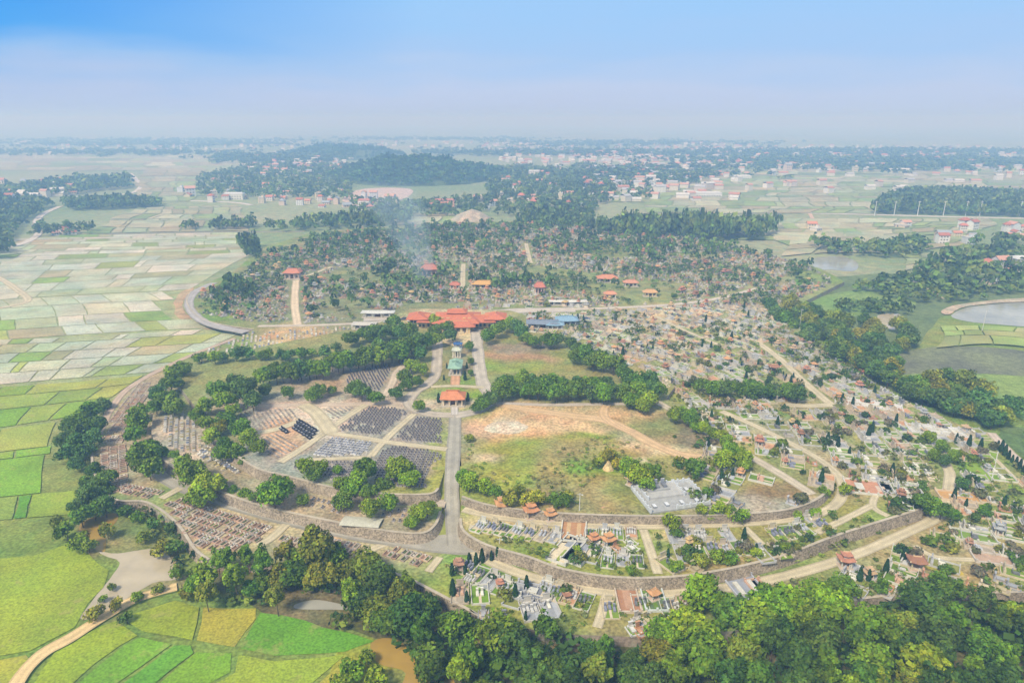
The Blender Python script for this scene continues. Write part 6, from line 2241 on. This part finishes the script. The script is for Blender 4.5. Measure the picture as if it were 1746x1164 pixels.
for x0, x1, ya, yb, n in [(-40, 520, 244, 264, 90), (820, 1300, 246, 262, 110), (1150, 1780, 250, 290, 300), (560, 900, 242, 252, 40), (1000, 1140, 262, 300, 80), (420, 600, 262, 300, 70), (850, 1130, 258, 285, 90), (1200, 1746, 292, 330, 40), (1000, 1260, 300, 345, 60), (-60, 130, 320, 345, 25)]:
    for _ in range(n):
        p = at(q.uniform(x0, x1), q.uniform(ya, yb), 0)
        a, b, h = q.uniform(9, 20), q.uniform(8, 12), q.uniform(4, 11)
        c = q.choice([(.66, .64, .62), (.6, .56, .5), (.7, .68, .66), (.55, .5, .46)])
        rc = q.choice([(.50, .24, .18), (.56, .32, .25), (.45, .45, .48), (.62, .6, .58)])
        rz = q.uniform(-.6, .6)
        m.box(p.x, p.y, 0, a, b, h, c, rz); m.gable(p.x, p.y, h, a + 1, b + 1, 2.6, rc, rz, .2)
tag(m.build('distant_houses', M_PAINT), 'hazy scatter of small houses across the far plain', 'houses', kind='stuff')
for px, py, sx, h, c, lb in [(911, 303, 24, 14, (.72, .70, .66), 'large white school-like block in the middle village'), (400, 340, 30, 9, (.70, .68, .62), 'long white building in front of the middle left village'), (1205, 335, 46, 6, (.7, .7, .72), 'long white farm shed in the far right plain'),
                             (1265, 305, 36, 6, (.7, .7, .7), 'white shed behind the far right farm sheds'), (1738, 462, 16, 11, (.6, .62, .64), 'pale grey block at the right edge by the village'), (622, 356, 16, 12, (.72, .68, .64), 'tall white house with red top below the quarry'),
                             (755, 352, 34, 9, (.6, .34, .25), 'wide red roofed hall at the foot of the hill')]:
    t = empty('village_block', at(px, py, 0))
    m = MB(); m.box(0, 0, -.3, sx, 11, h + .3, c); m.build('wall', M_PAINT, t)
    for f in range(max(1, int(h / 3.4))):
        for i in range(int(sx / 4)):
            m = MB(); m.box(-sx / 2 + 2.2 + i * 4, -5.54, 1 + f * 3.3, 2.0, .08, 1.4, (.12, .13, .15)); m.build('window', M_PAINT, t)
    m = MB(); m.hip(0, 0, h, sx + 1, 12, 2.2, (.5, .2, .15) if 'red' in lb else (.6, .6, .6), 0, .8); m.build('roof', M_PAINT, t)
    tag(t, lb, 'building')


# ------------------------------------------------------------------ smoke drifting from the rear cemetery
def smoke():
    V = []
    pts = [(at(722, 500, Z1), 5, 7), (at(715, 470, Z1), 11, 12), (at(705, 440, Z1), 17, 17), (at(695, 415, Z1), 23, 22), (at(680, 390, Z1), 30, 27), (at(660, 370, Z1), 34, 30)]
    m = MB()
    n = 16
    rings = []
    for i, (p, r, h) in enumerate(pts):
        ring = []
        for k in range(n):
            a = 2 * PI * k / n
            e = 1 + .25 * nz(math.cos(a) * 2 + i, math.sin(a) * 2, 1.3, 4)
            ring.append((p.x + math.cos(a) * r * e, p.y, Z1 + 2 + h * .9 + math.sin(a) * h * .85 * e))
        rings.append(ring)
    for i in range(len(rings) - 1):
        for k in range(n):
            j = (k + 1) % n
            m.quad(rings[i][k], rings[i + 1][k], rings[i + 1][j], rings[i][j], (1, 1, 1))
    m.poly(rings[0], (1, 1, 1)); m.poly(list(reversed(rings[-1])), (1, 1, 1))
    mt = bpy.data.materials.new('smoke'); mt.use_nodes = True
    t = mt.node_tree
    t.nodes.remove(t.nodes['Principled BSDF'])
    v = t.nodes.new('ShaderNodeVolumePrincipled')
    t.links.new(v.outputs[0], t.nodes['Material Output'].inputs[1])
    v.inputs['Color'].default_value = (.62, .80, 1, 1)
    nzs = t.nodes.new('ShaderNodeTexNoise'); nzs.inputs['Scale'].default_value = .035; nzs.inputs['Detail'].default_value = 3
    g_ = t.nodes.new('ShaderNodeNewGeometry'); t.links.new(g_.outputs['Position'], nzs.inputs['Vector'])
    mr = t.nodes.new('ShaderNodeMapRange'); mr.inputs[1].default_value = .42; mr.inputs[2].default_value = .72; mr.inputs[3].default_value = 0; mr.inputs[4].default_value = .011
    t.links.new(nzs.outputs[0], mr.inputs[0])
    sz = t.nodes.new('ShaderNodeSeparateXYZ'); t.links.new(g_.outputs['Position'], sz.inputs[0])
    fz = t.nodes.new('ShaderNodeMapRange'); fz.inputs[1].default_value = 8; fz.inputs[2].default_value = 58; fz.inputs[3].default_value = 1; fz.inputs[4].default_value = 0
    t.links.new(sz.outputs[2], fz.inputs[0])
    mm = t.nodes.new('ShaderNodeMath'); mm.operation = 'MULTIPLY'; t.links.new(mr.outputs[0], mm.inputs[0]); t.links.new(fz.outputs[0], mm.inputs[1]); t.links.new(mm.outputs[0], v.inputs['Density'])
    o = m.build('smoke', mt)
    tag(o, 'thin bluish smoke drifting over the rear cemetery', 'smoke', kind='stuff')


smoke()

# ------------------------------------------------------------------ haze
def build_haze():
    m = MB()
    m.box(0, 7000, -1.5, 26000, 15000, 146, (1, 1, 1), bottom=True)
    mt = bpy.data.materials.new('haze'); mt.use_nodes = True
    t = mt.node_tree
    t.nodes.remove(t.nodes['Principled BSDF'])
    v = t.nodes.new('ShaderNodeVolumePrincipled')
    t.links.new(v.outputs[0], t.nodes['Material Output'].inputs[1])
    v.inputs['Color'].default_value = (.32, .57, 1, 1)
    v.inputs['Absorption Color'].default_value = (.70, .45, 1, 1)
    v.inputs['Density'].default_value = .00056
    o = m.build('haze', mt)
    tag(o, kind='stuff')


build_haze()
finish_labels()
